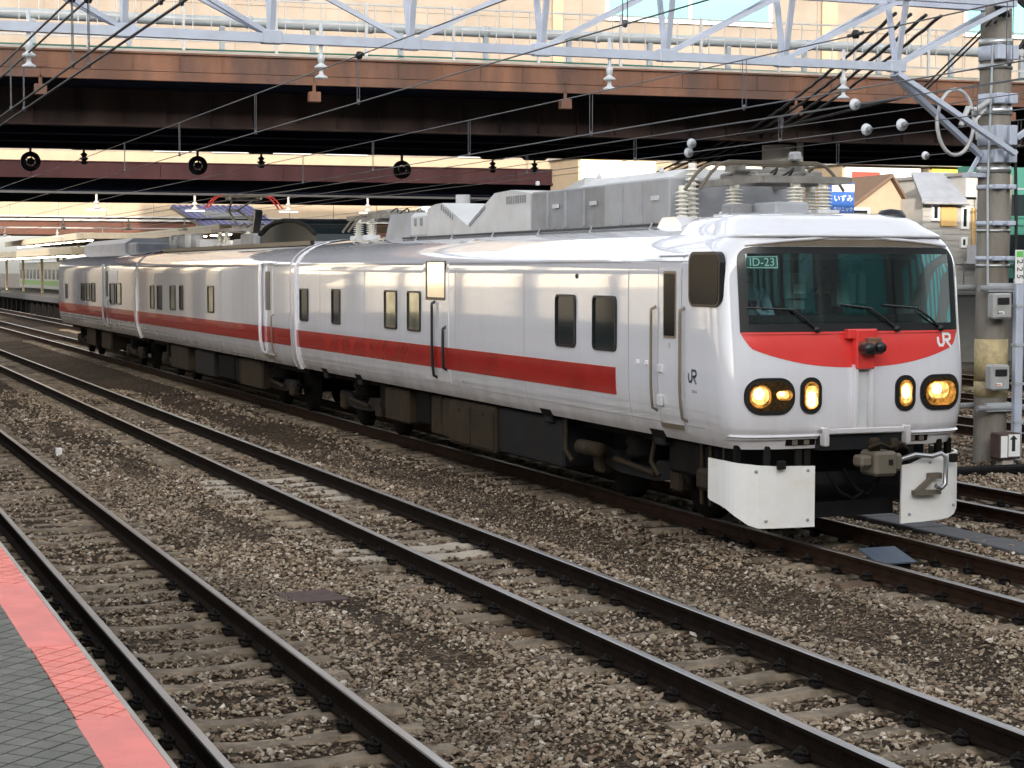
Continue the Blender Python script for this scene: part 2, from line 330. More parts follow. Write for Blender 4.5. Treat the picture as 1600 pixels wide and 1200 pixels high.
# ================================================================== SETTING: ground, ballast, tracks, platform
import numpy as np
rng = np.random.default_rng(5)
TRK = [2.785, 6.24, 10.10, 13.58]                 # track centre lines (rail top is z = 0)
FARTRK = [20.0, 24.0, 28.3]
struct('ground', MB().add([(-900,-900,-.42),(1200,-900,-.42),(1200,1800,-.42),(-900,1800,-.42)], [(0,1,2,3)]), 'ground_dirt')
def bed_z(x, y):
    d = np.min(np.abs(np.array(TRK + FARTRK)[:, None] - np.atleast_1d(x)[None, :]), axis=0)
    t = np.clip((d - 1.15) / .5, 0, 1); t = t*t*(3-2*t)
    z = -.230 - .04*t + .012*np.sin(x*3.1 + y*.9) + .012*np.sin(y*1.7 - x*2.3)
    return z
def make_bed():
    xs = np.concatenate([np.arange(1.05, 15.6, .16), np.arange(15.6, 34.1, .5)]); ys = np.concatenate([np.arange(-4, 46, .35), np.arange(46, 190, 3.0)])
    X, Y = np.meshgrid(xs, ys); Z = bed_z(X.ravel(), Y.ravel()).reshape(X.shape) + rng.normal(0, .006, X.shape)
    Z[:, -1] = -.425
    v = np.stack([X, Y, Z], -1).reshape(-1, 3); nx, ny = len(xs), len(ys)
    f = [(j*nx+i, j*nx+i+1, (j+1)*nx+i+1, (j+1)*nx+i) for j in range(ny-1) for i in range(nx-1)]
    me = bpy.data.meshes.new('ballast_bed'); me.from_pydata(v.tolist(), [], f); me.materials.append(M['ballast_dirt'])
    me.polygons.foreach_set('use_smooth', [True]*len(f))
    link('ballast_bed', me, kind='structure')
make_bed()

# ---- tracks
def rail_mesh(mats, y0, y1):
    prof = [(-.0635,-.165),(.0635,-.165),(.0635,-.152),(.012,-.135),(.009,-.05),(.030,-.040),(.0325,-.008),(.026,0),(-.026,0),(-.0325,-.008),(-.030,-.040),(-.009,-.05),(-.012,-.135),(-.0635,-.152)]
    mb = MB(); n = len(prof); cuts = np.linspace(y0, y1, 14)
    for a, b in zip(cuts[:-1], cuts[1:]):
        for i in range(n):
            p, q = prof[i], prof[(i+1) % n]
            mb.add([(p[0],a,p[1]),(q[0],a,q[1]),(q[0],b,q[1]),(p[0],b,p[1])], [(0,1,2,3)], 1 if i in (6,7,8) else 0)
    mb.add([(p[0],y0,p[1]) for p in prof], [tuple(range(n))], 0)
    me = mb.mesh('rail', mats); return me
RAIL = rail_mesh(['rail_rust', 'rail_steel'], -6, 170)
RAIL_L = rail_mesh(['rail_rust_light', 'rail_steel'], -6, 170)
def sleeper_mesh(m):
    mb = MB(); prof = [(-.14,-.34),(.14,-.34),(.118,-.215),(.076,-.182),(-.076,-.182),(-.118,-.215)]
    secs = [(-1.0,-.004),(-.75,0),(-.38,0),(-.2,-.018),(.2,-.018),(.38,0),(.75,0),(1.0,-.004)]; n = 6
    for (xa, da), (xb, db) in zip(secs[:-1], secs[1:]):
        for i in range(n):
            p, q = prof[i], prof[(i+1)%n]
            fa = lambda pt, d: pt[1] + (d if pt[1] > -.3 else 0)
            mb.add([(xa,p[0],fa(p,da)),(xa,q[0],fa(q,da)),(xb,q[0],fa(q,db)),(xb,p[0],fa(p,db))], [(0,1,2,3)])
    for x, d in (secs[0], secs[-1]): mb.add([(x,p[0],p[1]+d) for p in prof], [tuple(range(n))])
    return mb.mesh('sleeper', m)
SLP = [sleeper_mesh('sleeper_conc'), sleeper_mesh('sleeper_pale'), sleeper_mesh('sleeper_wood')]
def clip_mesh():
    mb = MB(); mb.cbox(-.035,.035,-.05,.05,-.178,-.140,.008)
    pts = [(.0+.045*math.cos(t), .045*math.sin(t), -.125 + .012*math.sin(2*t)) for t in np.linspace(0, 2*math.pi, 11)]
    mb.tube(pts, .011, 5, caps=False); mb.lathe((0,0,-.14), [(.018,0),(.018,.045),(.012,.055),(0,.055)], 6)
    return mb.mesh('rail_clip', 'clip_iron')
CLIP = clip_mesh()
fy = lambda x, y: x*.363 + y*.9318       # distance in front of the camera
def track(xc, sp, y0, y1, label, clipmax, pale=(), wood=(), light=False):
    t = link('railway_track', None, None, (xc, 0, 0), label, None, 'railway tracks', 'structure')
    for s in (-1, 1):
        link('rail', RAIL_L if light else RAIL, t, (s*.5665, 0, 0))
    y = y0; k = 0
    while y < y1:
        me = SLP[1] if k in pale else SLP[2] if k in wood else SLP[0]
        s = link('sleeper', me, t, (random.uniform(-.03,.03), y + random.uniform(-.012,.012), -.006 + random.uniform(-.020,.006)))
        s.rotation_euler.z = random.uniform(-.012,.012)
        if clipmax and fy(xc, y) < clipmax and y > 5:
            for sx in (-.5665-.095, -.5665+.095, .5665-.095, .5665+.095): link('rail_clip', CLIP, s, (sx, 0, .004))
        y += sp; k += 1
    return t
track(TRK[0], .57, 5.0, 70, 'track next to the pink platform edge', 17)
# pale sleepers of the middle track: five together by Y=23, two by Y=17.5, a few by Y=10..13
T2Y0 = 5.0
def idx(y): return int(round((y - T2Y0)/.57))
pale2 = {idx(v) for v in (23.4,23.97,24.54,25.1,25.7,18.0,18.57, 8.6)}
track(TRK[1], .57, T2Y0, 75, 'empty middle track with a few pale sleepers', 20, pale2, {idx(14.2)})
track(TRK[2], .57, 7.0, 80, 'track under the white train', 21, (), {idx(13.0)}, True)
track(TRK[3], .57, 9.0, 95, 'track behind the white train', 23, light=True)
for xc in FARTRK: track(xc, .66, 14, 60, {20.0:'track just beyond the concrete pole', 24.0:'second track beyond the concrete pole', 28.3:'farthest track at the right edge'}[xc], 0, light=True)

# ---- loose ballast stones (instanced geometry)
def stone_protos():
    c = bpy.data.collections.new('stone_shapes'); out = []
    for k in range(10):
        r2 = random.Random(40+k); bm = bmesh.new(); sx, sy, sz = r2.uniform(.9,1.25), r2.uniform(.65,.95), r2.uniform(.45,.7)
        for q in range(11):
            v = Vector((r2.gauss(0,1), r2.gauss(0,1), r2.gauss(0,1))).normalized()*.5*r2.uniform(.85,1.2); bm.verts.new((v.x*sx, v.y*sy, v.z*sz))
        bmesh.ops.convex_hull(bm, input=bm.verts)
        loose = [v for v in bm.verts if not v.link_faces]; bmesh.ops.delete(bm, geom=loose, context='VERTS')
        me = bpy.data.meshes.new('stone'); bm.to_mesh(me); bm.free(); me.materials.append(M['ballast_stone'])
        o = bpy.data.objects.new('stone_shape', me); c.objects.link(o)
    return c
def stones():
    P = []; S = []
    def band(z0, z1, dens, size):
        xa, xb, ya, yb = 1.2, 33, 4, 47
        n = int((xb-xa)*(yb-ya)*dens); x = rng.uniform(xa, xb, n); y = rng.uniform(ya, yb, n)
        zf = x*.363 + y*.9318; rt = x*.9318 - y*.363
        ok = (zf > z0) & (zf < z1) & (rt > -.276*zf*1.06 - 1.2) & (rt < .276*zf*1.06 + 1.2)
        # keep the rails clear, thin out on sleepers and in the dirt strips
        keep = rng.uniform(0, 1, n)
        for c in TRK + FARTRK:
            for s in (-1, 1): ok &= np.abs(x - (c + s*.5665)) > .10
        pk = np.ones(n)
        for c, y0, sp in ((TRK[0],5.0,.57),(TRK[1],T2Y0,.57),(TRK[2],7.0,.57),(TRK[3],9.0,.57)):
            ins = np.abs(x - c) < 1.0; ph = np.abs(((y - y0 + sp/2) % sp) - sp/2)
            inner = np.abs(x - c) < .5
            pk = np.where(ins & (ph < .10), np.where(inner, .10 if c < 4 else .22, .6), pk)
            pk = np.where(inner & (ph >= .10), .72, pk)
        nse = np.sin(x*2.1 + 1.3*np.sin(y*.8)) * np.sin(y*1.1 + 1.7*np.sin(x*1.3)) 
        # foot-worn dirt strip in front of the train
        dd = np.clip(1 - np.abs(x - (8.25 + .12*np.sin(y*.6))) / .62, 0, 1); pk = pk * (1 - .93*np.clip(dd*2.2, 0, 1)*np.where(y > 12.5, 1, np.clip((y-9.5)/3, 0, 1)))
        pk = np.where((x > 8.9) & (x < 11.5) & (y > 18), pk*.4, pk)
        d2 = np.clip(1 - np.abs(x - (4.72 + .1*np.sin(y*.7))) / .17, 0, 1); pk = pk * (1 - .9*(d2 > .02)*(np.sin(y*.9 + 1) > .05))
        pk = np.where((np.abs(x - 12.25) < .27), .04, pk)
        pk = np.where(nse > .75, pk*.45, pk)
        far_dirty = np.clip((y - 20)/12, 0, 1); pk = pk*(1 - .35*far_dirty)
        ok &= keep < pk
        x, y = x[ok], y[ok]
        sz = size*np.exp(rng.normal(0, .30, len(x))).clip(.45, 1.9)
        z = bed_z(x, y) + sz*.16 + np.abs(rng.normal(0, .012, len(x)))
        P.append(np.stack([x, y, z], -1)); S.append(sz)
    def strip():      # fine chippings in the trodden strips
        n = 12000; x = np.concatenate([rng.normal(8.25, .42, n), rng.normal(4.72, .22, n//4), rng.uniform(8.9, 11.4, n//4)]); y = rng.uniform(8, 30, len(x))
        ok = np.ones(len(x), bool)
        for c in TRK:
            for s in (-1, 1): ok &= np.abs(x - (c + s*.5665)) > .10
        x, y = x[ok], y[ok]; sz = .019*np.exp(rng.normal(0, .35, len(x))).clip(.5, 2.2); P.append(np.stack([x, y, bed_z(x, y) + sz*.2], -1)); S.append(sz)
    band(8, 18, 760, .042); band(18, 28, 420, .048); band(28, 46, 170, .060)
    strip(); 
    P_, S_ = np.concatenate(P), np.concatenate(S)
    me = bpy.data.meshes.new('ballast_stones'); me.from_pydata(P_.tolist(), [], [])
    a = me.attributes.new('sz', 'FLOAT', 'POINT'); a.data.foreach_set('value', S_.astype(np.float32))
    o = link('ballast_stones', me, kind='stuff', label='loose grey brown ballast stones between the rails', cat='ballast')
    g = bpy.data.node_groups.new('scatter_stones', 'GeometryNodeTree')
    g.interface.new_socket('Geometry', in_out='INPUT', socket_type='NodeSocketGeometry'); g.interface.new_socket('Geometry', in_out='OUTPUT', socket_type='NodeSocketGeometry')
    N = g.nodes.new; L = g.links.new
    gi, go = N('NodeGroupInput'), N('NodeGroupOutput'); ip = N('GeometryNodeInstanceOnPoints'); ci = N('GeometryNodeCollectionInfo')
    ci.inputs['Collection'].default_value = stone_protos(); ci.inputs['Separate Children'].default_value = True; ci.inputs['Reset Children'].default_value = True
    m2p = N('GeometryNodeMeshToPoints'); L(gi.outputs[0], m2p.inputs[0]); L(m2p.outputs[0], ip.inputs['Points']); L(ci.outputs[0], ip.inputs['Instance']); ip.inputs['Pick Instance'].default_value = True
    rv = N('FunctionNodeRandomValue'); rv.data_type = 'FLOAT_VECTOR'; rv.inputs[0].default_value = (-.6,-.6,0); rv.inputs[1].default_value = (.6,.6,6.283); L(rv.outputs[0], ip.inputs['Rotation'])
    na = N('GeometryNodeInputNamedAttribute'); na.data_type = 'FLOAT'; na.inputs[0].default_value = 'sz'
    L(na.outputs[0], ip.inputs['Scale']); L(ip.outputs[0], go.inputs[0])
    md = o.modifiers.new('scatter', 'NODES'); md.node_group = g
    print('stones', len(P_))
stones()

# ---- trackside bits lying on the ballast
tg = link('cable_trough', None, None, (0,0,0), 'dark concrete cable trough between the train track and the next track', 'cable trough')
LID = MB().cbox(-.24,.24,-.49,.49,-.30,-.205,.012).mesh('trough_lid', 'trough_conc')
for i in range(24):
    o = link('trough_lid', LID, tg, (12.25 + random.uniform(-.01,.01), 9.6 + i, random.uniform(-.012,.008))); o.rotation_euler = (random.uniform(-.01,.01), random.uniform(-.015,.015), random.uniform(-.01,.01))
tb = link('buried_trough', None, None, (0,0,0), 'half buried dark trough lids between the two empty tracks', 'cable trough')
LID2 = MB().cbox(-.11,.11,-.48,.48,-.36,-.272,.012).mesh('trough_lid', 'rust_plate')
for y in (12.0, 13.0, 17.6, 18.6, 19.6, 20.6): 
    o = link('trough_lid', LID2, tb, (4.74 + random.uniform(-.02,.02), y, random.uniform(-.006,.012))); o.rotation_euler.z = random.uniform(-.05,.03)
rp = MB().cbox(-.30,.30,-.24,.24,-.02,.02,.006).build('rusty_plate', 'rust_plate', None, loc=(4.38,16.35,-.245), label='flat rusty steel plate lying on the ballast between empty tracks', cat='plate'); rp.rotation_euler = (R(2), R(1), R(12))
bp_ = thing('track_beacon', 'blue grey beacon plate between the rails in front of the train', 'beacon', (10.02, 15.55, -.14))
pl = MB().cbox(-.21,.21,-.20,.20,-.012,.012,.005).build('beacon_plate', 'plate_steel_blue', bp_, loc=(0,0,.085)); pl.rotation_euler.x = R(14)
MB().box(-.18,.18,-.14,.14,-.10,.055).build('beacon_base', 'clip_iron', bp_)
mk = MB().cbox(-.05,.05,-.04,.04,0,.17,.008).build('marker_stake', 'sign_white', None, loc=(3.98,30.2,-.26), label='small white marker stake on the ballast beside the near track', cat='marker')
jb = thing('joint_cover', 'tan steel cover over a rail joint behind the train', 'rail joint', (TRK[3]+.5665, 18.3, 0))
MB().cbox(-.09,.09,-.55,.55,-.01,.025,.006).build('cover_plate', 'coupler_tan', jb); MB().cbox(-.10,-.05,-.55,-.45,-.16,-.012,.006).build('bracket', 'coupler_tan', jb); MB().cbox(-.075,-.045,-.30,.30,-.13,-.06,.006).build('fishplate', 'rail_rust', jb)

# ---- platform with tiles
PX = 1.165; PZ = 1.10
plat = struct('platform', MB().box(-7, PX-.012, -6, 70, -.4, PZ-.03), 'grout')
MB().box(PX-.012, PX+.008, -6, 70, PZ-.28, PZ-.002).build('platform_edge', 'concrete', plat)
def clip_poly(poly, ax, lim, keep_less):
    out = []
    for i in range(len(poly)):
        p, q = poly[i], poly[(i+1)%len(poly)]
        ip_ = (p[ax] <= lim) if keep_less else (p[ax] >= lim); iq = (q[ax] <= lim) if keep_less else (q[ax] >= lim)
        if ip_: out.append(p)
        if ip_ != iq:
            t = (lim - p[ax])/(q[ax]-p[ax]); out.append((p[0]+t*(q[0]-p[0]), p[1]+t*(q[1]-p[1])))
    return out
XI = .955                                  # inner edge of the pink line
segs = []                                  # (y0, y1, tiled?)
y = 2.0; tiled = False
for b in (3.6, 5.05, 6.85, 8.25, 9.98, 11.4, 13.1, 14.5): segs.append((y, b, tiled)); y = b; tiled = not tiled
# 5.05-6.85 tiled, 6.85-8.25 smooth, 8.25-9.98 tiled ...
D = .1*math.sqrt(2)/2; GAP = .009
TILE_ME = {}
def tile_piece(poly, m, z1, bucket):
    if len(poly) < 3: return
    cx_ = sum(p[0] for p in poly)/len(poly); cy_ = sum(p[1] for p in poly)/len(poly)
    area = abs(sum(poly[i][0]*poly[(i+1)%len(poly)][1]-poly[(i+1)%len(poly)][0]*poly[i][1] for i in range(len(poly))))/2
    if area < .0004: return
    bucket.append((fy(cx_, cy_), cx_, cy_, [(p[0]-cx_, p[1]-cy_) for p in poly], m, z1))
bucket = []
for i in range(-30, 180):
    for j in range(-30, 180):
        cx_ = (i - j)*D + .02; cy_ = (i + j)*D + 4.2
        if not (-.9 < cx_ < PX + .1 and 4.2 < cy_ < 13): continue
        r = D - GAP*.7; dia = [(cx_+r, cy_), (cx_, cy_+r), (cx_-r, cy_), (cx_, cy_-r)]
        g = clip_poly(dia, 0, XI-.004, True); 
        zz = PZ + random.uniform(-.0008,.0005)
        if g: tile_piece(g, 'tile_grey', zz, bucket)
        pk_ = clip_poly(clip_poly(dia, 0, XI, False), 0, PX-.014, True)
        for (a, b, td) in segs:
            if td and pk_:
                q = clip_poly(clip_poly(pk_, 1, a+.003, False), 1, b-.003, True)
                if q: tile_piece(q, 'tile_pink', zz, bucket)
rest = {'tile_grey': MB(), 'tile_pink': MB()}
# the tiles in view and nearest first; the rest joined
def vis(b): rt = b[1]*.9318 - b[2]*.363; zf = b[0]; return rt > -.29*zf and zf > 6.0
bucket.sort(key=lambda b: (not vis(b), b[0]))
for k, (zf, cx_, cy_, poly, m, z1) in enumerate(bucket):
    if k < 300:
        key = (m, tuple((round(p[0],4), round(p[1],4)) for p in poly))
        if key not in TILE_ME: TILE_ME[key] = MB().prism(poly, 'Z', -.04, 0).mesh('paving_tile', m)
        link('paving_tile', TILE_ME[key], plat, (cx_, cy_, z1))
    else:
        rest[m].prism([(p[0]+cx_, p[1]+cy_) for p in poly], 'Z', z1-.04, z1)
rest['tile_grey'].build('paving_field', 'tile_grey', plat, kind='stuff'); rest['tile_pink'].build('pink_paving_field', 'tile_pink', plat, kind='stuff')
for (a, b, td) in segs:
    if not td: MB().cbox(XI-.012, PX-.014, a+.003, b-.003, PZ-.05, PZ+.002, .004).build('edge_slab', 'slab_pink', plat)
MB().box(-6.9, -.95, -6, 70, PZ-.03, PZ-.004).build('paving_strip', 'tile_grey', plat, kind='stuff')
MB().box(-.9, XI-.01, 13.1, 70, PZ-.03, PZ-.004).build('paving_strip', 'tile_grey', plat, kind='stuff')
MB().box(XI, PX-.014, 14.6, 70, PZ-.03, PZ-.002).build('edge_slab', 'slab_pink', plat)
# ================================================================== THE TRAIN
XC = 10.12; Y0 = 16.27; ND = .55; NN = 4.5
PROF = [(.95,1.30),(1.02,1.338),(1.12,1.372),(1.25,1.40),(1.40,1.417),(1.55,1.425),(2.70,1.425),(2.80,1.42),(2.88,1.40),(2.95,1.365),(3.02,1.31),(3.10,1.21),(3.17,1.09),(3.23,.93),(3.28,.74),(3.315,.50),(3.335,.27),(3.345,.02)]
RAKE = [(.95,.07),(1.05,.05),(1.085,.045),(1.10,.01),(1.3,0),(1.7,.0),(2.0,.035),(2.13,.06),(2.95,.155),(3.07,.16),(3.15,.33),(3.22,.51),(3.28,.75),(3.33,1.15),(3.345,1.5)]
def lerp(tab, z):
    if z <= tab[0][0]: return tab[0][1]
    for (a, va), (b, vb) in zip(tab[:-1], tab[1:]):
        if z <= b: return va + (vb-va)*(z-a)/(b-a)
    return tab[-1][1]
Wz = lambda z: lerp(PROF, z)
def front_y(u, z):
    s = min(abs(u)/max(Wz(z), .001), 1.0); return Y0 + lerp(RAKE, z) + ND*(1 - max(0, 1 - s**NN)**(1/NN))
def front_pt(u, z, off=0.0):
    e = .004; p = Vector((u, front_y(u, z), z)); pu = Vector((u+e, front_y(u+e, z), z)) - Vector((u-e, front_y(u-e, z), z)); pz = Vector((u, front_y(u, z+e), z+e)) - Vector((u, front_y(u, z-e), z-e))
    n = pu.cross(pz).normalized()
    if n.y > 0: n = -n
    p = p + n*off; return (XC + p.x, p.y, p.z)
def front_strip(us, lo, hi, nz, off, back=-.015, mi=0, mb=None):
    # closed plate that follows the front: lo(u), hi(u) give its lower and upper edge
    mb = mb or MB(); g = []; h = []
    for u in us:
        a, b = lo(u), hi(u); col = [a + (b-a)*k/nz for k in range(nz+1)]
        g.append([front_pt(u, z, off) for z in col]); h.append([front_pt(u, z, back) for z in col])
    n = len(us); V = [p for c in g for p in c] + [p for c in h for p in c]; W_ = nz+1; o = n*W_
    F = [(i*W_+k, (i+1)*W_+k, (i+1)*W_+k+1, i*W_+k+1) for i in range(n-1) for k in range(nz)]
    mb.add(V, F, mi, True)
    E_ = [(i*W_, (i+1)*W_) for i in range(n-1)] + [(i*W_+nz, (i+1)*W_+nz) for i in range(n-1)] + [(k, k+1) for k in range(nz)] + [((n-1)*W_+k, (n-1)*W_+k+1) for k in range(nz)]
    mb.add(V, [(a, b, b+o, a+o) for a, b in E_], mi); return mb
def lin(a, b, n): return [a + (b-a)*k/(n-1) for k in range(n)]
def oval(uc, zc, hw, hh, r, n=21):
    # rounded outline as us/lo/hi: stadium-like with corner radius r
    us = [uc + hw*math.sin(math.pi/2*t) for t in lin(-1, 1, n)]
    def e(u):
        d = abs(u-uc) - (hw-r)
        return hh if d <= 0 else hh - r + math.sqrt(max(0, r*r - d*d))
    return us, (lambda u: zc - e(u)), (lambda u: zc + e(u))
def shell(ya, yb_end, nose=True):
    zs = [.95,.985,1.02,1.05,1.085,1.10,1.18,1.25,1.33,1.40,1.48,1.55,1.7,1.85,2.0,2.13,2.19,2.35,2.5,2.65,2.80,2.88,2.93,2.985,3.03,3.07,3.10,3.13,3.17,3.20,3.23,3.255,3.28,3.30,3.315,3.328,3.338,3.345]
    ss = [0,.12,.25,.38,.5,.6,.7,.78,.845,.88,.91,.94,.96,.975,.987,.995,.999,1.0]; ss = [-s for s in reversed(ss)] + ss[1:]
    rows = []
    for z in zs:
        W_ = Wz(z)
        if nose:
            arc = [(XC + s*W_, Y0 + lerp(RAKE, z) + ND*(1 - max(0, 1-abs(s)**NN)**(1/NN)), z) for s in ss]
            row = [(XC - W_, y, z) for y in lin(yb_end, max(arc[0][1]+.05, ya+1.2), 8)] + arc + [(XC + W_, y, z) for y in lin(max(arc[-1][1]+.05, ya+1.2), yb_end, 8)]
        else:
            row = [(XC - W_, y, z) for y in lin(yb_end, ya, 8)] + [(XC + W_, y, z) for y in lin(ya, yb_end, 8)]
        rows.append(row)
    n = len(rows[0]); V = [p for r in rows for p in r]; F = []
    for j in range(len(rows)-1):
        for i in range(n-1):
            if not nose and i == 7: continue
            if nose and zs[j] >= 2.189 and zs[j+1] <= 2.931:
                k = i - 8
                if 0 <= k < len(ss)-1 and abs(ss[k]) < .8451 and abs(ss[k+1]) < .8451: continue
            F.append((j*n+i, j*n+i+1, (j+1)*n+i+1, (j+1)*n+i))
    mb = MB(); mb.add(V, F, 0, True)
    # rear end wall, floor
    mb.add([r[0] for r in rows] + [r[-1] for r in reversed(rows)], [tuple(range(2*len(rows)))], 0)
    if not nose:
        mb.add([r[7] for r in rows] + [r[8] for r in reversed(rows)], [tuple(range(2*len(rows)))], 0)
        mb.add([rows[-1][0], rows[-1][7], rows[-1][8], rows[-1][15]], [(0,1,2,3)], 0)
    mb.box(XC-1.29, XC+1.29, ya + (.7 if nose else .02), yb_end-.02, .952, 1.0, 1)
    return mb
def side_strip(y0, y1, z0, z1, off, nz=5, mb=None, mi=0, side=-1, back=-.01):
    mb = mb or MB(); zz = lin(z0, z1, nz+1); V = []
    for o_ in (off, back):
        for y in (y0, y1):
            for z in zz: V.append((XC + side*(Wz(z)+o_), y, z))
    m = nz+1; F = [(k, k+1, m+k+1, m+k) for k in range(nz)]; mb.add(V, F, mi, True)
    G = [(k, k+1, 2*m+k+1, 2*m+k) for k in range(nz)] + [(m+k, m+k+1, 3*m+k+1, 3*m+k) for k in range(nz)] + [(0, m, 3*m, 2*m), (nz, m+nz, 3*m+nz, 2*m+nz)]
    mb.add(V, G, mi); return mb
XS = XC - 1.425
def side_window(car, y0, y1, z0, z1, pane='win_dark', r=.06, name='window', fr='black_rubber'):
    yc, zc = (y0+y1)/2, (z0+z1)/2; w_, h_ = abs(y1-y0), z1-z0
    A = [(yc+p[0], zc+p[1]) for p in rrect(w_, h_, r)]; B = [(yc+p[0], zc+p[1]) for p in rrect(w_-.055, h_-.055, max(r-.02,.01))]; n = len(A)
    V = [(XS-.020, *p) for p in A] + [(XS-.024, *p) for p in B] + [(XS+.004, *p) for p in A] + [(XS+.002, *p) for p in B]
    F = []
    for i in range(n):
        j = (i+1) % n; F += [(i, j, n+j, n+i), (i, j, 2*n+j, 2*n+i), (n+i, n+j, 3*n+j, 3*n+i)]
    f = MB().add(V, F).build(name, fr, car)
    MB().prism([(yc+p[0], zc+p[1]) for p in rrect(w_-.03, h_-.03, max(r-.01,.01))], 'X', XS-.0035, XS+.004).build('pane', pane, f)
    return f
def handrail(car, y, z0, z1, dx=.055, m='handrail_tan', r=.017, bend=True, name='handrail'):
    pts = [(XS+.005, y, z1), (XS-dx, y, z1-.03)] + [(XC-Wz(z)-dx, y, z) for z in lin(z1-.08, z0+.03, 9)] + [(XC-Wz(z0)+.005, y, z0)]
    return MB().tube(pts, r, 6).build(name, m, car)
def bogie(car, yc):
    b = link('bogie', None, car, (XC, yc, 0))
    for s in (-1, 1):
        fr = MB(); fr.prism([(-1.35,.52),(-1.25,.62),(-.55,.60),(-.40,.50),(.40,.50),(.55,.60),(1.25,.62),(1.35,.52),(1.25,.46),(.5,.36),(-.5,.36),(-1.25,.46)], 'X', s*.92-.06, s*.92+.06)
        fr.build('side_frame', 'under_grey', b)
        for yy in (-1.05, 1.05):
            MB().lathe((s*.5665, yy, .43), [(0,-.07),(.43,-.07),(.43,.045),(.455,.05),(.455,.07),(0,.07)], 24, axis='X').build('wheel', 'dark_under', b)
            MB().cbox(s*.92-.10, s*.92+.10, yy-.14, yy+.14, .30, .56, .03).build('axle_box', 'under_brown', b)
            sp = MB()
            for dy in (-.22, .22): sp.lathe((s*.92, yy+dy, .40), [(.05,0)]+[( .07 if k%2 else .055, .02+.025*k) for k in range(8)]+[(.05,.21)], 10)
            sp.build('spring', 'under_grey', b)
        MB().lathe((s*.85, 0, .58), [(.0,0),(.22,0),(.26,.06),(.22,.12),(.26,.18),(.22,.26),(0,.26)], 14).build('air_spring', 'dark_under', b)
        MB().tube([(s*1.02,-.55,.45),(s*1.02,.55,.52)], .035, 6).build('damper', 'under_brown', b)
    MB().box(-.85,.85,-.2,.2,.38,.58).build('bolster', 'dark_under', b)
    for yy in (-1.05, 1.05): MB().tube([(-.6,yy,.43),(.6,yy,.43)], .07, 8).build('axle', 'dark_under', b)
    return b
def underbox(car, y0, y1, z0, z1, m='under_brown', x=.0, name='equipment_box', doors=0):
    o = MB().cbox(XC-1.24+x, XC+1.24, y0, y1, z0, z1, .03).build(name, m, car)
    for k in range(doors):
        a = y0 + (y1-y0)*k/doors + .03; b = y0 + (y1-y0)*(k+1)/doors - .03
        d = MB().cbox(XC-1.24+x-.02, XC-1.24+x+.01, a, b, z0+.05, z1-.05, .008); d.box(XC-1.24+x-.035, XC-1.24+x-.015, (a+b)/2-.05, (a+b)/2+.05, z1-.14, z1-.11)
        d.build('box_door', m, o)
    return o
def insulator(parent, x, y, z0, h, n=6, r=.085, m='porcelain', name='insulator', cap=.05):
    pr = [(0,0),(r*.75,0),(r*.75,.03)]
    st = (h - .03 - cap)/n
    for k in range(n):
        a = .03 + k*st; pr += [(r*.5, a), (r*.5, a+st*.25), (r, a+st*.40), (r*.97, a+st*.55), (r*.5, a+st*.85)]
    pr += [(r*.55, h-cap), (r*.55, h), (0, h)]
    o = MB().lathe((x, y, z0), pr, 14).build(name, m, parent); return o
def louvres(parent, pts, m='black_paint'):
    for p in pts: MB().box(*p).build('louvre', m, parent)

# ---------------- lead car
c1 = thing('railcar', 'white lead railcar with red nose panel and glowing amber headlights', 'railcar', group='cars of the white inspection train')
Y1E = 33.32
shell(Y0, Y1E, True).build('body', ['train_white', 'dark_under'], c1)
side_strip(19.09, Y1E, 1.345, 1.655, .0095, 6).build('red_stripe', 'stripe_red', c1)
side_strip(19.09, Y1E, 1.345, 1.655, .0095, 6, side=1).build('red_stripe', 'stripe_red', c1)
side_strip(17.0, Y1E, 2.845, 2.870, .018, 1).build('rain_gutter', 'train_white', c1)
# windscreen: black border, glass
def ws_hi(u):
    d = abs(u) - (1.275-.16); base = 2.985
    return base if d <= 0 else base - .16 + math.sqrt(max(0, .16*.16 - d*d))
def ws_lo(u): return 2.128
us = lin(-1.275, -1.19, 10)
bd = front_strip(us, ws_lo, ws_hi, 12, .008)
front_strip([-u for u in reversed(us)], ws_lo, ws_hi, 12, .008, mb=bd)
uc = lin(-1.19, 1.19, 31)
front_strip(uc, lambda u: 2.128, lambda u: 2.205, 2, .008, mb=bd)
front_strip(uc, lambda u: 2.915, ws_hi, 2, .008, mb=bd)
wsb = bd.build('windscreen_surround', 'black_paint', c1)
front_strip(uc, lambda u: 2.206, lambda u: 2.914, 10, .004, back=-.004).build('windscreen', 'windshield_glass', c1)
# tan plate above the windscreen: shade under the visor, painted as colour
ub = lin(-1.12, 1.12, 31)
front_strip(ub, lambda u: 2.99, lambda u: 2.992 + .072*(1-(u/1.12)**2), 2, .004).build('brow_shade', 'handrail_tan', c1)
# the visor lip above the painted shade
lip = MB(); lip.tube([front_pt(u, 3.0 + .078*(1-(u/1.18)**2), .008) for u in lin(-1.18, 1.18, 31)], .020, 6); lip.build('visor_lip', 'train_white', c1)
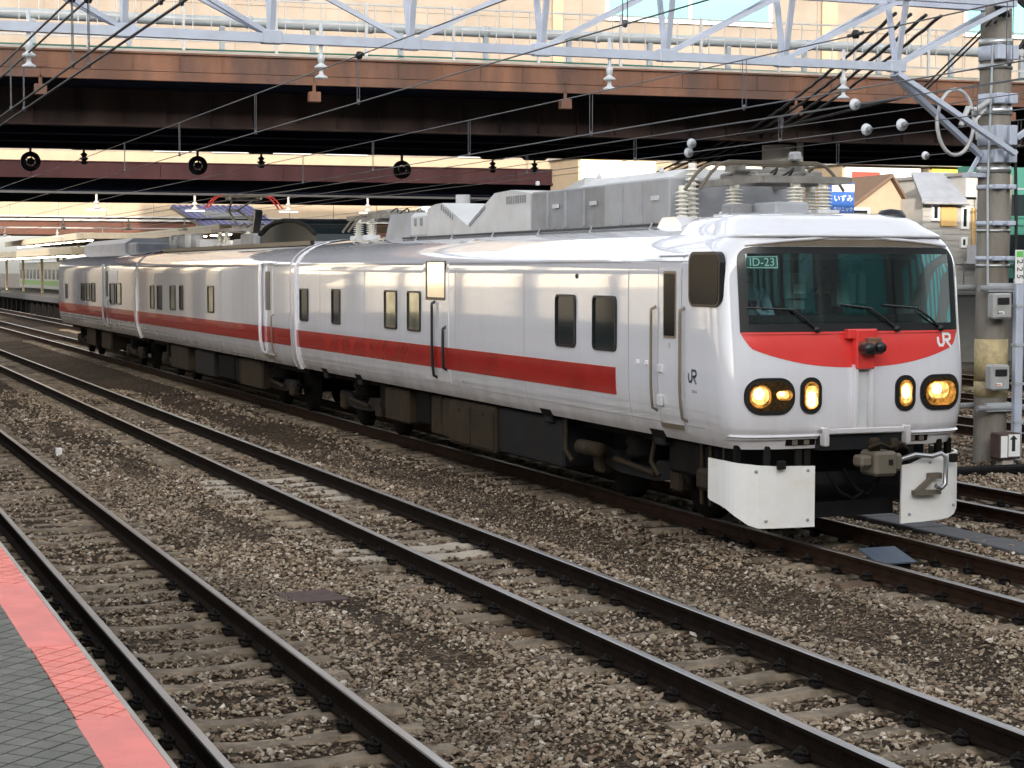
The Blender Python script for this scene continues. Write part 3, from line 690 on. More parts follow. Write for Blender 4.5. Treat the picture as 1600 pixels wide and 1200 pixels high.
# raised forehead fairing
vz = [(3.082,1.235,.16),(3.09,1.235,.125),(3.12,1.205,.145),(3.15,1.175,.185),(3.20,1.13,.285),(3.25,1.085,.35),(3.295,1.04,.43),(3.325,.985,.53),(3.345,.90,.66),(3.355,.78,.82)]
vr = []
for z, w_, r_ in vz:
    ar = [(XC + s*w_, Y0 + r_ + .50*(1 - max(0, 1-abs(s)**4.0)**(1/4.0)), z) for s in [math.sin(math.pi/2*t) for t in lin(-1, 1, 37)]]
    vr.append([(XC - w_*.985, Y0+1.75, z-.02)] + ar + [(XC + w_*.985, Y0+1.75, z-.02)])
n_ = len(vr[0]); vm = MB(); vm.add([p for r_ in vr for p in r_], [(j*n_+i, j*n_+i+1, (j+1)*n_+i+1, (j+1)*n_+i) for j in range(len(vr)-1) for i in range(n_-1)], 0, True)
vm.add(vr[-1], [tuple(range(n_))], 0); vm.add([r_[0] for r_ in vr] + [r_[-1] for r_ in reversed(vr)], [tuple(range(2*len(vr)))], 0); vm.build('forehead_fairing', 'train_white', c1)
# red crescent
def rc_lo(u):
    a = abs(u)/1.275
    return 1.765 + .235*a**2.3 + (.128*max(0, (a-.90)/.10)**2 if a > .90 else 0)
ur = [1.275*math.sin(math.pi/2*t) for t in lin(-1, 1, 47)]
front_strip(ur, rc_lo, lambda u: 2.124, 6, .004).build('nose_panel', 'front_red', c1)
front_strip(lin(-1.26, 1.26, 31), lambda u: 2.105, lambda u: 2.126, 1, .016).build('panel_ledge', 'front_red', c1)
# white letters on the red panel and dark letters on the side
def jr_strokes(h):
    # heavy italic-free monogram: hooked J joined to an R
    t = h*.20; J = []
    return [[(-.62*h,.12*h),(-.62*h,-.18*h),(-.50*h,-.40*h),(-.22*h,-.40*h),(-.10*h,-.22*h),(-.10*h,.40*h)],
            [(-.10*h,.40*h),(.38*h,.40*h),(.52*h,.28*h),(.52*h,.10*h),(.38*h,-.02*h),(.08*h,-.02*h)],
            [(.10*h,-.02*h),(.52*h,-.48*h)]], t
def stroke_mesh(strokes, t, mapf, mb=None):
    mb = mb or MB()
    for st in strokes:
        for (a, b) in zip(st[:-1], st[1:]):
            dx, dy = b[0]-a[0], b[1]-a[1]; l = math.hypot(dx, dy); ux, uy = dx/l, dy/l; px, py = -uy*t/2, ux*t/2; e = t*.35
            a2 = (a[0]-ux*e, a[1]-uy*e); b2 = (b[0]+ux*e, b[1]+uy*e)
            mb.add([mapf(a2[0]+px,a2[1]+py), mapf(a2[0]-px,a2[1]-py), mapf(b2[0]-px,b2[1]-py), mapf(b2[0]+px,b2[1]+py)], [(0,1,2,3)])
    return mb
S_, t_ = jr_strokes(.145)
stroke_mesh(S_, t_, lambda a, b: front_pt(1.075+a, 2.03+b, .007)).build('lettering', 'sign_white', c1)
S_, t_ = jr_strokes(.15)
stroke_mesh(S_, t_*.85, lambda a, b: (XS-.003, 17.17-a, 1.655+b)).build('lettering', 'logo_blue', c1)
text_part('lettering', '193-1', .05, 'roof_grey', c1, face_neg_x(XS-.003, 17.13, 1.50))
text_part('lettering', 'E193-1', .07, 'roof_grey', c1, face_neg_x(XC-Wz(1.2)-.006, 24.2, 1.21))
# train number board behind the windscreen
nb = thing('number_board', 'mint number board ID-23 behind the windscreen', 'sign')
bz, bu = 2.835, -1.02
def nbm(a, b): return front_pt(bu+a, bz+b, -.03)
bm_ = MB(); P4 = [nbm(-.175,-.062), nbm(.175,-.062), nbm(.175,.062), nbm(-.175,.062)]; P5 = [(p[0], p[1]+.012, p[2]) for p in P4]
bm_.add(P4+P5, [(0,1,2,3),(7,6,5,4),(0,4,5,1),(1,5,6,2),(2,6,7,3),(3,7,4,0)]); bm_.build('board', 'plate_mint', nb)
P4 = [nbm(-.162,-.05), nbm(.162,-.05), nbm(.162,.05), nbm(-.162,.05)]; bb = MB(); bb.add([(p[0], p[1]-.004, p[2]) for p in P4], [(0,1,2,3)]); bb.build('board_face', 'bldg_green', nb)
pc = nbm(0,0); ang = math.atan2(nbm(.1,0)[1]-nbm(-.1,0)[1], .2)
tilt = math.atan2(nbm(0,.05)[1]-nbm(0,-.05)[1], .1)
text_part('lettering', 'ID-23', .118, 'plate_mint', nb, Matrix.Translation((pc[0], pc[1]-.008, pc[2]-.004)) @ Matrix.Rotation(ang, 4, 'Z') @ Matrix.Rotation(-tilt, 4, 'X') @ Matrix.Rotation(R(90), 4, 'X'))
# headlamps
def headlamp(uc_, hw, r, bulbs):
    h = link('headlight', None, c1)
    us_, lo, hi = oval(uc_, 1.49, hw, .185, r); front_strip(us_, lo, hi, 6, .014).build('housing', 'black_paint', h)
    us_, lo, hi = oval(uc_, 1.49, hw-.022, .163, r-.018); front_strip(us_, lo, hi, 6, .018).build('bezel', 'black_rubber', h)
    us_, lo, hi = oval(uc_, 1.49, hw-.035, .150, r-.03); front_strip(us_, lo, hi, 6, .022, back=.0).build('reflector', 'amber_reflector', h)
    for k_, (u, z, ru, rz, m) in enumerate(bulbs):
        us_, lo, hi = oval(u, z, ru, rz, min(ru, rz)*.98); front_strip(us_, lo, hi, 4, .025+.003*k_, back=.0).build('lamp', m, h)
    return h
headlamp(-1.00, .262, .165, [(-1.105,1.49,.105,.115,'lamp_dim'), (-1.11,1.50,.085,.090,'lamp_warm'), (-1.125,1.515,.050,.055,'lamp_hot'), (-.86,1.50,.085,.050,'lamp_dim'), (-.88,1.505,.065,.036,'lamp_warm'), (-.895,1.515,.035,.022,'lamp_hot')])
headlamp(-.555, .122, .115, [(-.555,1.49,.080,.140,'lamp_dim'), (-.555,1.475,.068,.115,'lamp_warm'), (-.56,1.455,.048,.080,'lamp_hot')])
headlamp(.555, .122, .115, [(.555,1.49,.076,.135,'lamp_dim'), (.555,1.49,.062,.105,'lamp_warm'), (.55,1.505,.042,.070,'lamp_hot')])
headlamp(1.00, .262, .165, [(1.00,1.48,.20,.125,'lamp_dim'), (.96,1.51,.13,.085,'lamp_warm'), (.93,1.525,.062,.052,'lamp_hot')])
# centre bracket, camera, guide rails
br = MB(); br.cbox(XC-.15, XC+.19, Y0-.05, Y0+.05, 2.055, 2.155, .01); br.cbox(XC-.075, XC+.145, Y0-.085, Y0+.03, 1.75, 2.15, .012); br.build('device_bracket', 'front_red', c1)
cm = MB(); cm.cbox(XC-.05, XC+.20, Y0-.17, Y0-.06, 1.90, 2.03, .02); cm.lathe((XC+.0, Y0-.18, 1.96), [(0,-.05),(.055,-.05),(.062,-.02),(.062,.10)], 14, axis='Y', mi=1); cm.lathe((XC+.135, Y0-.18, 1.97), [(0,-.045),(.05,-.045),(.058,-.02),(.058,.10)], 14, axis='Y', mi=1)
cm.cbox(XC+.02, XC+.18, Y0-.15, Y0-.06, 2.02, 2.07, .012); cm.build('roof_camera', ['bridge_rust', 'black_paint'], c1).name = 'front_camera'
for du in (-.055, .125): MB().cbox(XC+du-.022, XC+du+.022, Y0-.062, Y0+.02, 1.10, 1.80, .008).build('guide_rail', 'train_white', c1)
MB().box(XC-.03, XC+.10, Y0-.004, Y0+.0, 1.14, 1.76).build('guide_recess', 'roof_light', c1)
ub_ = MB(); ub_.cbox(XC-.46, XC+.56, Y0-.075, Y0-.03, 1.095, 1.155, .01); ub_.cbox(XC-.46, XC-.40, Y0-.12, Y0-.02, .98, 1.17, .01); ub_.cbox(XC+.50, XC+.56, Y0-.12, Y0-.02, .98, 1.17, .01); ub_.build('lower_bracket', 'train_white', c1)
# wipers
def wiper(u0, z0, u1, z1, u2, z2):
    mb = MB(); mb.tube([front_pt(u0, z0, .012), front_pt((u0+u1)/2, (z0+z1)/2, .05), front_pt(u1, z1, .045)], .013, 5)
    mb.tube([front_pt(u, z, .035) for u, z in zip(lin(u1+.02, u2, 7), lin(z1+.004, z2, 7))], .010, 5); mb.lathe(front_pt(u0, z0, .0), [(0,-.05),(.03,-.05),(.03,.01)], 10, axis='Y'); mb.build('wiper', 'black_rubber', c1)
wiper(-.47, 2.15, -.74, 2.345, -1.20, 2.37); wiper(.47, 2.15, .16, 2.35, -.20, 2.40); wiper(1.02, 2.15, .72, 2.35, .32, 2.39)
# lower fascia ledge, pockets
front_strip(lin(-1.34, -.43, 21), lambda u: 1.055, lambda u: 1.10, 2, .028).build('bumper_ledge', 'train_white', c1)
front_strip(lin(.57, 1.34, 21), lambda u: 1.055, lambda u: 1.10, 2, .028).build('bumper_ledge', 'train_white', c1)
MB().box(XC-.46, XC+.56, Y0-.012, Y0+.25, .93, 1.085).build('coupler_pocket', 'black_paint', c1)
for (a, b) in ((-.80, -.47), (.60, .88)):
    mbp = front_strip(lin(a, b, 8), lambda u: .985, lambda u: 1.047, 2, .006); pk = mbp.build('step_pocket', 'dark_under', c1)
    for q in (.3, .7): u = a+(b-a)*q; MB().cbox(XC+u-.03, XC+u+.03, front_y(u,1.0)-.022, front_y(u,1.0), .988, 1.04, .006).build('bolt', 'coupler_tan', pk)
# snow-plough skirts: plates that wrap round the corner
def skirt(us_, lo, hi, name='skirt', label=None):
    mb = MB(); W2 = 1.37; V = []
    def pt(u, z, off):
        s = min(abs(u)/W2, 1); y = Y0 - .04 + .62*(1-max(0,1-s**NN)**(1/NN)); return (XC+u, y+off, z)
    rows = 5; n = len(us_)
    for off in (0, .025):
        for i, u in enumerate(us_):
            a, b = lo[i], hi[i]
            for k in range(rows+1): p = pt(u[0], a+(b-a)*k/rows, off); V.append((p[0]+(off*.8 if u[0] < 0 else -off*.8)*(abs(u[0]) > 1.2), p[1]+u[1], p[2]))
    m = rows+1; o = n*m; F = []
    for i in range(n-1):
        for k in range(rows):
            q = (i*m+k, (i+1)*m+k, (i+1)*m+k+1, i*m+k+1); F.append(q); F.append(tuple(j+o for j in reversed(q)))
    for i in range(n-1): F.append((i*m, (i+1)*m, (i+1)*m+o, i*m+o)); F.append((i*m+rows, (i+1)*m+rows, (i+1)*m+rows+o, i*m+rows+o))
    for k in range(rows): F.append((k, k+1, k+1+o, k+o)); F.append(((n-1)*m+k, (n-1)*m+k+1, (n-1)*m+k+1+o, (n-1)*m+k+o))
    return mb.add(V, F, 0, False).build(name, 'skirt_white', c1)
US = [(-1.37,.07),(-1.37,.03),(-1.369,0),(-1.36,0),(-1.345,0),(-1.32,0),(-1.28,0),(-1.22,0),(-1.12,0),(-.95,0),(-.7,0),(-.52,0)]
lo_ = [.42,.40,.375,.35,.32,.285,.25,.20,.165,.165,.165,.165]; hi_ = [.83,.83,.83,.83,.825,.82,.815,.81,.80,.79,.785,.78]
skirt(US, lo_, hi_)
UR = [(.50,0),(.62,0),(.73,0),(.85,0),(1.0,0),(1.12,0),(1.22,0),(1.28,0),(1.32,0),(1.345,0),(1.36,0),(1.369,0),(1.37,.15)]
lo2 = [.145,.15,.15,.155,.16,.17,.20,.25,.28,.31,.34,.36,.42]; hi2 = [.745,.76,.80,.83,.835,.84,.845,.85,.85,.855,.86,.86,.86]
skirt(UR, lo2, hi2)
for u in (-1.25,-.98,-.62,-.52,.70,1.05,1.25):
    y = Y0 + .10 + (.12 if abs(u) > 1.2 else 0); MB().cbox(XC+u-.035, XC+u+.035, y, y+.06, .74, .99, .01).build('skirt_hanger', 'under_grey' if abs(u) < 1 else 'dark_under', c1)
for (u, z) in ((-1.15,.74),(-.6,.74),(-.6,.24),(-1.05,.24),(.6,.24),(1.2,.30),(1.2,.76),(.85,.77)):
    s_q = min(abs(u)/1.37, 1); yq = Y0 - .04 + .62*(1-max(0,1-s_q**NN)**(1/NN)); MB().lathe((XC+u, yq, z), [(0,-.012),(.016,-.010),(.018,.01)], 8, axis='Y').build('bolt', 'roof_grey', c1)
for u in (-.93, 1.10): MB().cbox(XC+u-.03, XC+u+.06, Y0-.08, Y0-.03, .76, .85, .01).build('skirt_latch', 'clip_iron', c1)
# coupler, hose, plough bar
cp = link('coupler', None, c1)
MB().cbox(XC+.0, XC+.26, Y0-.34, Y0-.02, .68, .93, .03).build('coupler_head', 'coupler_tan', cp)
MB().cbox(XC-.13, XC+.01, Y0-.28, Y0-.10, .77, .89, .025).build('coupler_horn', 'coupler_tan', cp)
MB().cbox(XC+.25, XC+.36, Y0-.28, Y0-.05, .72, .90, .025).build('coupler_knuckle', 'coupler_tan', cp)
MB().tube([(XC+.15, Y0-.05, .80), (XC+.15, Y0+.9, .80)], .10, 10).build('coupler_shaft', 'under_grey', cp)
MB().box(XC+.15, XC+.20, Y0-.344, Y0-.335, .79, .85).build('coupler_socket', 'black_paint', cp)
cl = MB()
cl.tube([(XC-.05,Y0-.28,.97),(XC+.08,Y0-.30,1.01),(XC+.22,Y0-.26,.96),(XC+.38,Y0-.2,1.0),(XC+.5,Y0-.15,.93)], .018, 6); cl.lathe((XC+.07,Y0-.2,.93), [(0,.0),(.06,.0),(.06,.10),(.04,.13),(0,.13)], 10); cl.lathe((XC+.30,Y0-.2,.93), [(0,.0),(.05,.0),(.05,.07),(.03,.12),(0,.12)], 10)
cl.build('coupler_cable', 'under_brown', cp)
hs_ = MB(); hs_.tube([(XC+.42,Y0-.06,.80),(XC+.62,Y0-.10,.86),(XC+.80,Y0-.13,.84),(XC+.90,Y0-.15,.87),(XC+.95,Y0-.16,.83),(XC+.95,Y0-.16,.66),(XC+.94,Y0-.17,.55),(XC+.88,Y0-.18,.51),(XC+.82,Y0-.18,.54)], .026, 8); hs_.build('air_hose', 'bare_metal', c1)
hk = MB(); hk.box(XC+.80, XC+.95, Y0-.10, Y0-.04, .60, .66); hk.box(XC+.62, XC+.93, Y0-.12, Y0-.04, .44, .485); hk.bar((XC+.64,Y0-.09,.46),(XC+.82,Y0-.09,.60), .05, .05); hk.build('hose_hook', 'coupler_tan', c1)
MB().prism([(XC-.62, .20),(XC+.62,.21),(XC+.62,.37),(XC-.62,.36)], 'Y', Y0+.30, Y0+.36).build('plough_bar', 'under_grey', c1)
MB().box(XC-.6, XC+.6, Y0+.2, Y0+.30, .56, .68).build('cross_beam', 'under_grey', c1)
MB().box(XC-1.2, XC+1.2, Y0+.62, Y0+.66, .30, .98).build('front_bulkhead', 'black_paint', c1)
lh = MB(); lh.tube([(XC-.1,Y0+.1,.72),(XC+.0,Y0+.02,.52),(XC+.12,Y0,.46),(XC+.2,Y0-.02,.55),(XC+.22,Y0-.08,.66)], .022, 6); lh.tube([(XC-.3,Y0+.1,.7),(XC-.2,Y0+.02,.5),(XC-.05,Y0,.42),(XC+.08,Y0,.5)], .018, 6); lh.build('brake_hose', 'dark_under', c1)
# cab side window, cab door
cw = MB()
def cab_outline(grow): return None
zc0, zc1 = 2.375, 2.955
cwf = MB().prism([(16.925+p[0], 2.655+p[1]) for p in rrect(.69, .565, .11)], 'X', XS-.008, XS+.06).build('cab_window', 'black_paint', c1)
MB().prism([(16.925+p[0], 2.655+p[1]) for p in rrect(.63, .505, .09)], 'X', XS-.012, XS+.04).build('pane', 'cab_pane_black', cwf)
d1 = side_strip(17.455, 17.975, 1.04, 2.86, .007, 14).build('cab_door', 'train_white', c1)
side_strip(17.425, 17.445, 1.04, 2.89, .004, 14).build('seam', 'roof_grey', d1); side_strip(17.985, 18.0, 1.04, 2.89, .004, 14).build('seam', 'roof_grey', d1)
side_strip(17.43, 17.995, 2.865, 2.88, .014, 2).build('door_header', 'train_white', d1)
side_strip(17.36, 18.06, 2.905, 2.925, .03, 2).build('drip_rail', 'train_white', d1)
yc, zc = 17.70, 2.385
f_ = MB().prism([(yc+p[0], zc+p[1]) for p in rrect(.30, .71, .03)], 'X', XS-.014, XS+.02).build('door_window', 'handrail_tan', c1)
MB().prism([(yc+p[0], zc+p[1]) for p in rrect(.25, .66, .02)], 'X', XS-.017, XS+.01).build('pane', 'cab_pane_black', f_)
for (zz, h) in ((1.70, .09), (1.36, .12)): MB().cbox(XS-.03, XS+.01, 17.86, 17.97, zz-h/2, zz+h/2, .01).build('door_latch', 'roof_light', d1)
MB().box(XS-.012, XS, 17.69, 17.72, 1.93, 1.98).build('keyhole', 'roof_grey', d1)
side_strip(17.46, 17.97, 1.065, 1.12, .03, 2).build('door_step', 'handrail_tan', d1)
handrail(c1, 18.06, 1.24, 2.36); handrail(c1, 17.37, 1.17, 2.36)
for y in (18.28, 18.5): MB().cbox(XS-.012, XS+.01, y-.03, y+.03, 1.72, 1.77, .005).build('socket_cover', 'sign_white', c1)
MB().lathe((XS, 20.2, 2.68), [(0,-.012),(.03,-.012),(.03,.01)], 10, axis='X').build('vent_cap', 'black_rubber', c1)
# windows of the lead car
side_window(c1, 19.06, 19.72, 1.83, 2.46, 'win_dark', .07); side_window(c1, 20.22, 20.84, 1.83, 2.46, 'win_dark', .07)
side_window(c1, 26.02, 26.64, 1.84, 2.44, 'reflection_pane', .05); side_window(c1, 27.16, 27.80, 1.84, 2.44, 'reflection_pane', .05)
side_window(c1, 30.3, 30.82, 1.83, 2.43, 'win_dark', .04); side_window(c1, 32.38, 32.95, 1.83, 2.42, 'win_dark', .04)
# crew door with the bright reflecting pane and two dark rails
d2 = side_strip(24.78, 25.92, 1.15, 2.84, .006, 14).build('crew_door', 'train_white', c1)
gf = MB().prism([(25.34+p[0], 2.60+p[1]) for p in rrect(.86, .56, .03)], 'X', XS-.012, XS+.02).build('door_window', 'black_paint', c1)
MB().prism([(25.30+p[0], 2.61+p[1]) for p in rrect(.74, .50, .02)], 'X', XS-.016, XS+.01).build('pane', 'mirror_pane', gf)
handrail(c1, 24.90, 1.33, 1.95, .05, 'black_paint', .022); handrail(c1, 25.38, 1.20, 2.30, .05, 'black_paint', .022)
# body panel joints
for y in (18.75, 21.9, 24.5, 28.9, 31.6): side_strip(y-.006, y+.006, .97, 2.84, .0025, 14).build('panel_joint', 'seam_grey', c1)
side_strip(17.0, Y1E, 1.120, 1.130, .0025, 1).build('panel_joint', 'seam_grey', c1)
# jacking notches along the sill
for y in (17.95+.25, 21.4, 29.6, 31.7):
    side_strip(y-.17, y+.17, .93, 1.02, .008, 2).build('jacking_notch', 'dark_under', c1)
    MB().cbox(XC-1.30, XC-1.15, y-.10, y+.14, .84, .95, .02).build('jacking_pad', 'under_grey', c1)
# cab interior
ci_ = link('cab_interior', None, c1)
MB().prism([(XC-1.26,1.05),(XC+1.26,1.05),(XC+1.36,1.5),(XC+1.36,2.8),(XC+1.0,3.1),(XC+.5,3.25),(XC-.5,3.25),(XC-1.0,3.1),(XC-1.36,2.8),(XC-1.36,1.5)], 'Y', Y0+2.1, Y0+2.16).build('bulkhead', 'cab_dark', ci_)
MB().box(XC-.55, XC+.25, Y0+2.06, Y0+2.1, 1.1, 2.95).build('bulkhead_door', 'cab_grey', ci_)
MB().box(XC-1.22, XC+1.22, Y0+.42, Y0+.98, 1.05, 2.20).build('driving_desk', 'cab_dark', ci_)
MB().cbox(XC-1.25, XC+1.25, Y0+.42, Y0+.55, 2.20, 2.29, .02).build('desk_hood', 'black_paint', ci_)
for (x, w_, z0, z1) in ((-.15,.24,2.45,2.72),(-.12,.14,2.33,2.43),(.42,.16,2.36,2.62)): MB().cbox(XC+x-w_/2, XC+x+w_/2, Y0+1.0, Y0+1.12, z0, z1, .01).build('display', 'cab_grey', ci_)
MB().cbox(XC-.19, XC-.05, Y0+.99, Y0+1.0, 2.50, 2.60, .004).build('screen', 'plate_mint', ci_)
for x in (.72, .85): MB().cbox(XC+x-.045, XC+x+.045, Y0+1.3, Y0+1.36, 2.38, 2.72, .01).build('sun_blind', 'concrete_light', ci_)
MB().box(XC-1.1, XC+1.1, Y0+.55, Y0+.58, 2.86, 2.93).build('blind_rail', 'cab_grey', ci_)
for x in (-.72, .34, .92): MB().tube([(XC+x, Y0+1.7, 2.1), (XC+x+.02, Y0+1.72, 3.1)], .03, 8).build('cab_post', 'cab_grey', ci_)
MB().cbox(XC+.1, XC+.62, Y0+1.5, Y0+1.68, 1.7, 2.55, .05).build('seat_back', 'cab_dark', ci_)
MB().box(XC-1.24, XC+1.24, Y0+.7, Y0+2.1, 1.01, 1.10).build('cab_floor', 'cab_dark', ci_)

# roof gear of the lead car
r1 = c1
mbx = MB(); mbx.cbox(9.30, 10.95, 19.10, 23.15, 3.25, 3.79, .02); mbx.build('resistor_box', 'roof_grey_dark', r1)
mb2 = MB(); mb2.cbox(9.285, 10.95, 18.95, 20.75, 3.25, 3.80, .02); mb2.build('resistor_end_box', 'roof_grey', r1)
MB().prism([(9.32,3.79),(10.93,3.79),(10.75,3.90),(9.55,3.90)], 'Y', 19.0, 21.6).build('resistor_lid', 'roof_light', r1)
MB().prism([(21.6,3.79),(22.35,3.79),(21.6,3.92)], 'X', 9.4, 10.9).build('resistor_lid', 'roof_light', r1)
wd = MB().prism([(23.18,3.25),(23.18,3.78),(23.9,3.85),(24.55,3.83),(25.85,3.34),(25.85,3.25)], 'X', 9.30, 10.95).build('cooling_unit', 'roof_light', r1)
for k in range(9): MB().box(9.288, 9.30, 23.35+.085*k, 23.39+.085*k, 3.66, 3.765).build('louvre', 'roof_grey_dark', wd)
for a in (.32, .62): MB().bar((9.62+a*.5, 25.45, 3.50), (9.62+a*.5, 24.75, 3.765), .05, .02).build('louvre', 'black_paint', wd)
for a in (.30, .62): MB().bar((9.295, 24.62+a*1.0, 3.765-a*.37+.0), (9.295, 24.70+a*1.0+.25, 3.735-a*.37-.10), .012, .05).build('louvre', 'roof_grey_dark', wd)
w2 = MB().prism([(25.6,3.25),(25.6,3.36),(26.85,3.77),(27.2,3.76),(27.55,3.70),(27.6,3.25)], 'X', 9.32, 10.9).build('cooling_unit', 'roof_light', r1)
for k in range(6): MB().box(9.308, 9.32, 26.35+.10*k, 26.39+.10*k, 3.52+.032*k-.02, 3.60+.032*k-.02).build('louvre', 'roof_grey_dark', w2)
w3 = MB().cbox(9.34, 10.9, 27.62, 28.5, 3.25, 3.66, .06).build('fan_box', 'roof_light', r1)
for k in (0, 1): MB().box(9.325, 9.34, 27.85+.3*k, 27.95+.3*k, 3.45, 3.57).build('louvre', 'roof_grey_dark', w3)
MB().prism([(9.36,3.25),(10.9,3.25),(10.8,3.68),(9.46,3.68)], 'Y', 28.55, 29.9).build('roof_box', 'roof_grey', r1)
MB().tube([(10.5,29.2,3.6),(10.5,29.2,4.0)], .12, 14).build('roof_funnel', 'roof_light', r1)
MB().box(9.26, 9.32, 18.9, 28.4, 3.23, 3.27).build('roof_sill', 'roof_grey_dark', r1)
for y in (19.65, 20.2, 21.35, 21.95, 22.55): MB().box(9.272, 9.30, y-.012, y+.012, 3.30, 3.76).build('box_rib', 'roof_grey', r1)
for y in (19.3, 21.05, 22.25): MB().box(9.262, 9.285, y-.09, y+.09, 3.55, 3.60).build('box_handle', 'roof_light', r1)
for k in range(14): MB().lathe((9.29, 19.05+.3*k, 3.285), [(0,-.012),(.018,-.012),(.018,.01)], 6, axis='X').build('bolt', 'roof_grey_dark', r1)
MB().tube([(9.22,19.0,3.27),(9.21,21,3.26),(9.23,24,3.265),(9.22,28.5,3.26)], .016, 5).build('roof_cable', 'black_rubber', r1)
for k in range(8): MB().tube([(9.14+.0,19.2+1.7*k,3.18),(9.20,19.2+1.7*k,3.29)], .012, 5).build('cable_stay', 'roof_grey', r1)
for (x, y) in ((9.42,21.2),(9.5,19.6),(10.2,22.6),(9.45,23.3)): MB().lathe((x,y,3.89), [(.03,0),(.03,.05),(0,.06)], 8).build('lifting_eye', 'roof_light', r1)
MB().prism([(18.45,3.22),(19.1,3.22),(18.95,3.34),(18.6,3.34)], 'X', 9.2, 9.55).build('insulator_base', 'train_white', r1)
insulator(r1, 9.33, 18.70, 3.33, .36, 6, .085); insulator(r1, 9.50, 18.80, 3.33, .62, 10, .085)
def pantograph(car, yc, zh, up, hornm='coupler_tan', tip=None, low=3.36):
    p = link('pantograph', None, car)
    ins = ((9.66, yc-.25), (10.02, yc-.95), (10.36, yc-.95), (10.70, yc-.1), (9.72, yc+.75), (10.58, yc+.75))
    for (x, y) in ins:
        MB().cbox(x-.13, x+.13, y-.13, y+.13, low-.10, low+.03, .015).build('insulator_base', 'roof_light', p); insulator(p, x, y, low+.03, .30, 6, .10)
    fr = MB(); z = low+.35
    for a, b in (((9.6,yc-1.0,z),(9.6,yc+1.0,z)),((10.64,yc-1.0,z),(10.64,yc+1.0,z)),((9.6,yc-1.0,z),(10.64,yc-1.0,z)),((9.6,yc+1.0,z),(10.64,yc+1.0,z)),((9.6,yc-.1,z),(10.64,yc-.1,z))): fr.bar(a, b, .07, .07)
    fr.cbox(9.9, 10.3, yc-.3, yc+.25, z, z+.13, .02); fr.cbox(10.36, 10.56, yc-.6, yc-.2, z+.02, z+.12, .02); fr.build('base_frame', 'panto_grey', p)
    arms = MB(); k = yc + (1.05 if up else .9); zk = (z+zh)/2+.1 if up else z+.10
    for x in (9.85, 10.39): arms.tube([(x, yc-.7, z+.05), (10.0 if x < 10 else 10.24, k, zk)], .030, 6); arms.tube([(10.02 if x < 10 else 10.22, k, zk), (x+(.0), yc-.1, zh-.07)], .025, 6)
    arms.tube([(9.95,k,zk),(10.29,k,zk)], .03, 6); arms.build('arm', 'panto_grey', p)
    for dy in (-.18, .18):
        hd = MB(); hd.cbox(XC-.56, XC+.56, yc-.1+dy-.02, yc-.1+dy+.02, zh-.03, zh+.02, .008); hd.build('collector_strip', 'coupler_tan', p)
        for s in (-1, 1):
            hn = MB(); hn.tube([(XC+s*.54,yc-.1+dy,zh),(XC+s*.66,yc-.1+dy,zh-.03),(XC+s*.76,yc-.1+dy,zh-.12),(XC+s*.90,yc-.1+dy,zh-.30)], .020, 6); hn.build('horn', hornm if not tip else tip, p)
    hb = MB(); 
    for x in (9.75, 10.49): hb.bar((x, yc-.30, zh-.06), (x, yc+.10, zh-.06), .05, .06)
    hb.tube([(9.75,yc-.1,zh-.09),(10.49,yc-.1,zh-.09)], .03, 6); hb.build('head_frame', 'panto_grey', p)
    cb = MB()
    for x in (9.9, 10.1, 10.34): cb.tube([(x,yc-.5,z+.05),(x+.05,yc-.60,z+.11),(x+.14,yc-.52,z+.15),(x+.22,yc-.36,z+.12),(x+.24,yc-.2,z+.05)], .012, 5)
    cb.build('jumper_cable', 'cable_black', p)
    return p
pantograph(c1, 18.35, 3.93, False)
MB().cbox(XC+.2, XC+.30, 17.95, 18.1, 3.95, 4.05, .02).build('gauge_box', 'roof_grey', r1)
MB().cbox(9.7, 10.1, 17.25, 17.75, 3.30, 3.47, .02).build('junction_box', 'roof_grey', r1); MB().cbox(9.42, 9.68, 17.7, 17.95, 3.26, 3.46, .02).build('junction_box', 'roof_grey_dark', r1)
MB().lathe((10.92, 16.95, 3.18), [(.16,0),(.16,.14),(.12,.20),(0,.22)], 14).build('roof_horn', 'black_paint', r1)
MB().prism([(17.2,3.2),(17.75,3.2),(17.6,3.34),(17.35,3.34)], 'X', 9.15, 9.4).build('roof_bracket', 'train_white', r1)
pantograph(c1, 31.9, 3.72, False, low=3.34)
# underfloor of the lead car
bogie(c1, 19.45); bogie(c1, 30.6)
underbox(c1, 21.05, 23.3, .30, .90, 'under_grey'); underbox(c1, 23.35, 25.2, .26, .90, 'under_brown', -.03, doors=2); underbox(c1, 25.35, 25.75, .30, .88, 'under_brown', .05); underbox(c1, 25.9, 26.35, .30, .88, 'under_brown', .08)
underbox(c1, 26.5, 27.2, .40, .90, 'dark_under', .12); underbox(c1, 27.3, 28.5, .36, .88, 'under_brown', .03); underbox(c1, 28.6, 29.0, .5, .9, 'dark_under', .1)
MB().tube([(XC-1.15,18.6,.92),(XC-1.2,18.62,.62),(XC-1.18,18.45,.48)], .03, 6).build('sand_pipe', 'under_brown', c1)
MB().lathe((XC-1.2,20.3,.62), [(0,-.3),(.09,-.3),(.09,.3),(0,.3)], 12, axis='Y').build('air_cylinder', 'under_brown', c1)
MB().tube([(XC-1.22,21.0,.92),(XC-1.24,20.98,.55),(XC-1.22,20.8,.42)], .03, 6).build('sand_pipe', 'under_brown', c1)
for y in (17.15, 17.35): MB().tube([(XC-1.22,y,.93),(XC-1.22,y,.30)], .022, 6).build('hanger_rod', 'under_brown', c1)
MB().cbox(XC-1.28, XC-1.1, 17.1, 17.4, .45, .68, .04).build('sensor_head', 'under_brown', c1)
MB().cbox(XC-1.2, XC+1.2, 17.0, 18.2, .55, .94, .04).build('battery_tray', 'dark_under', c1)
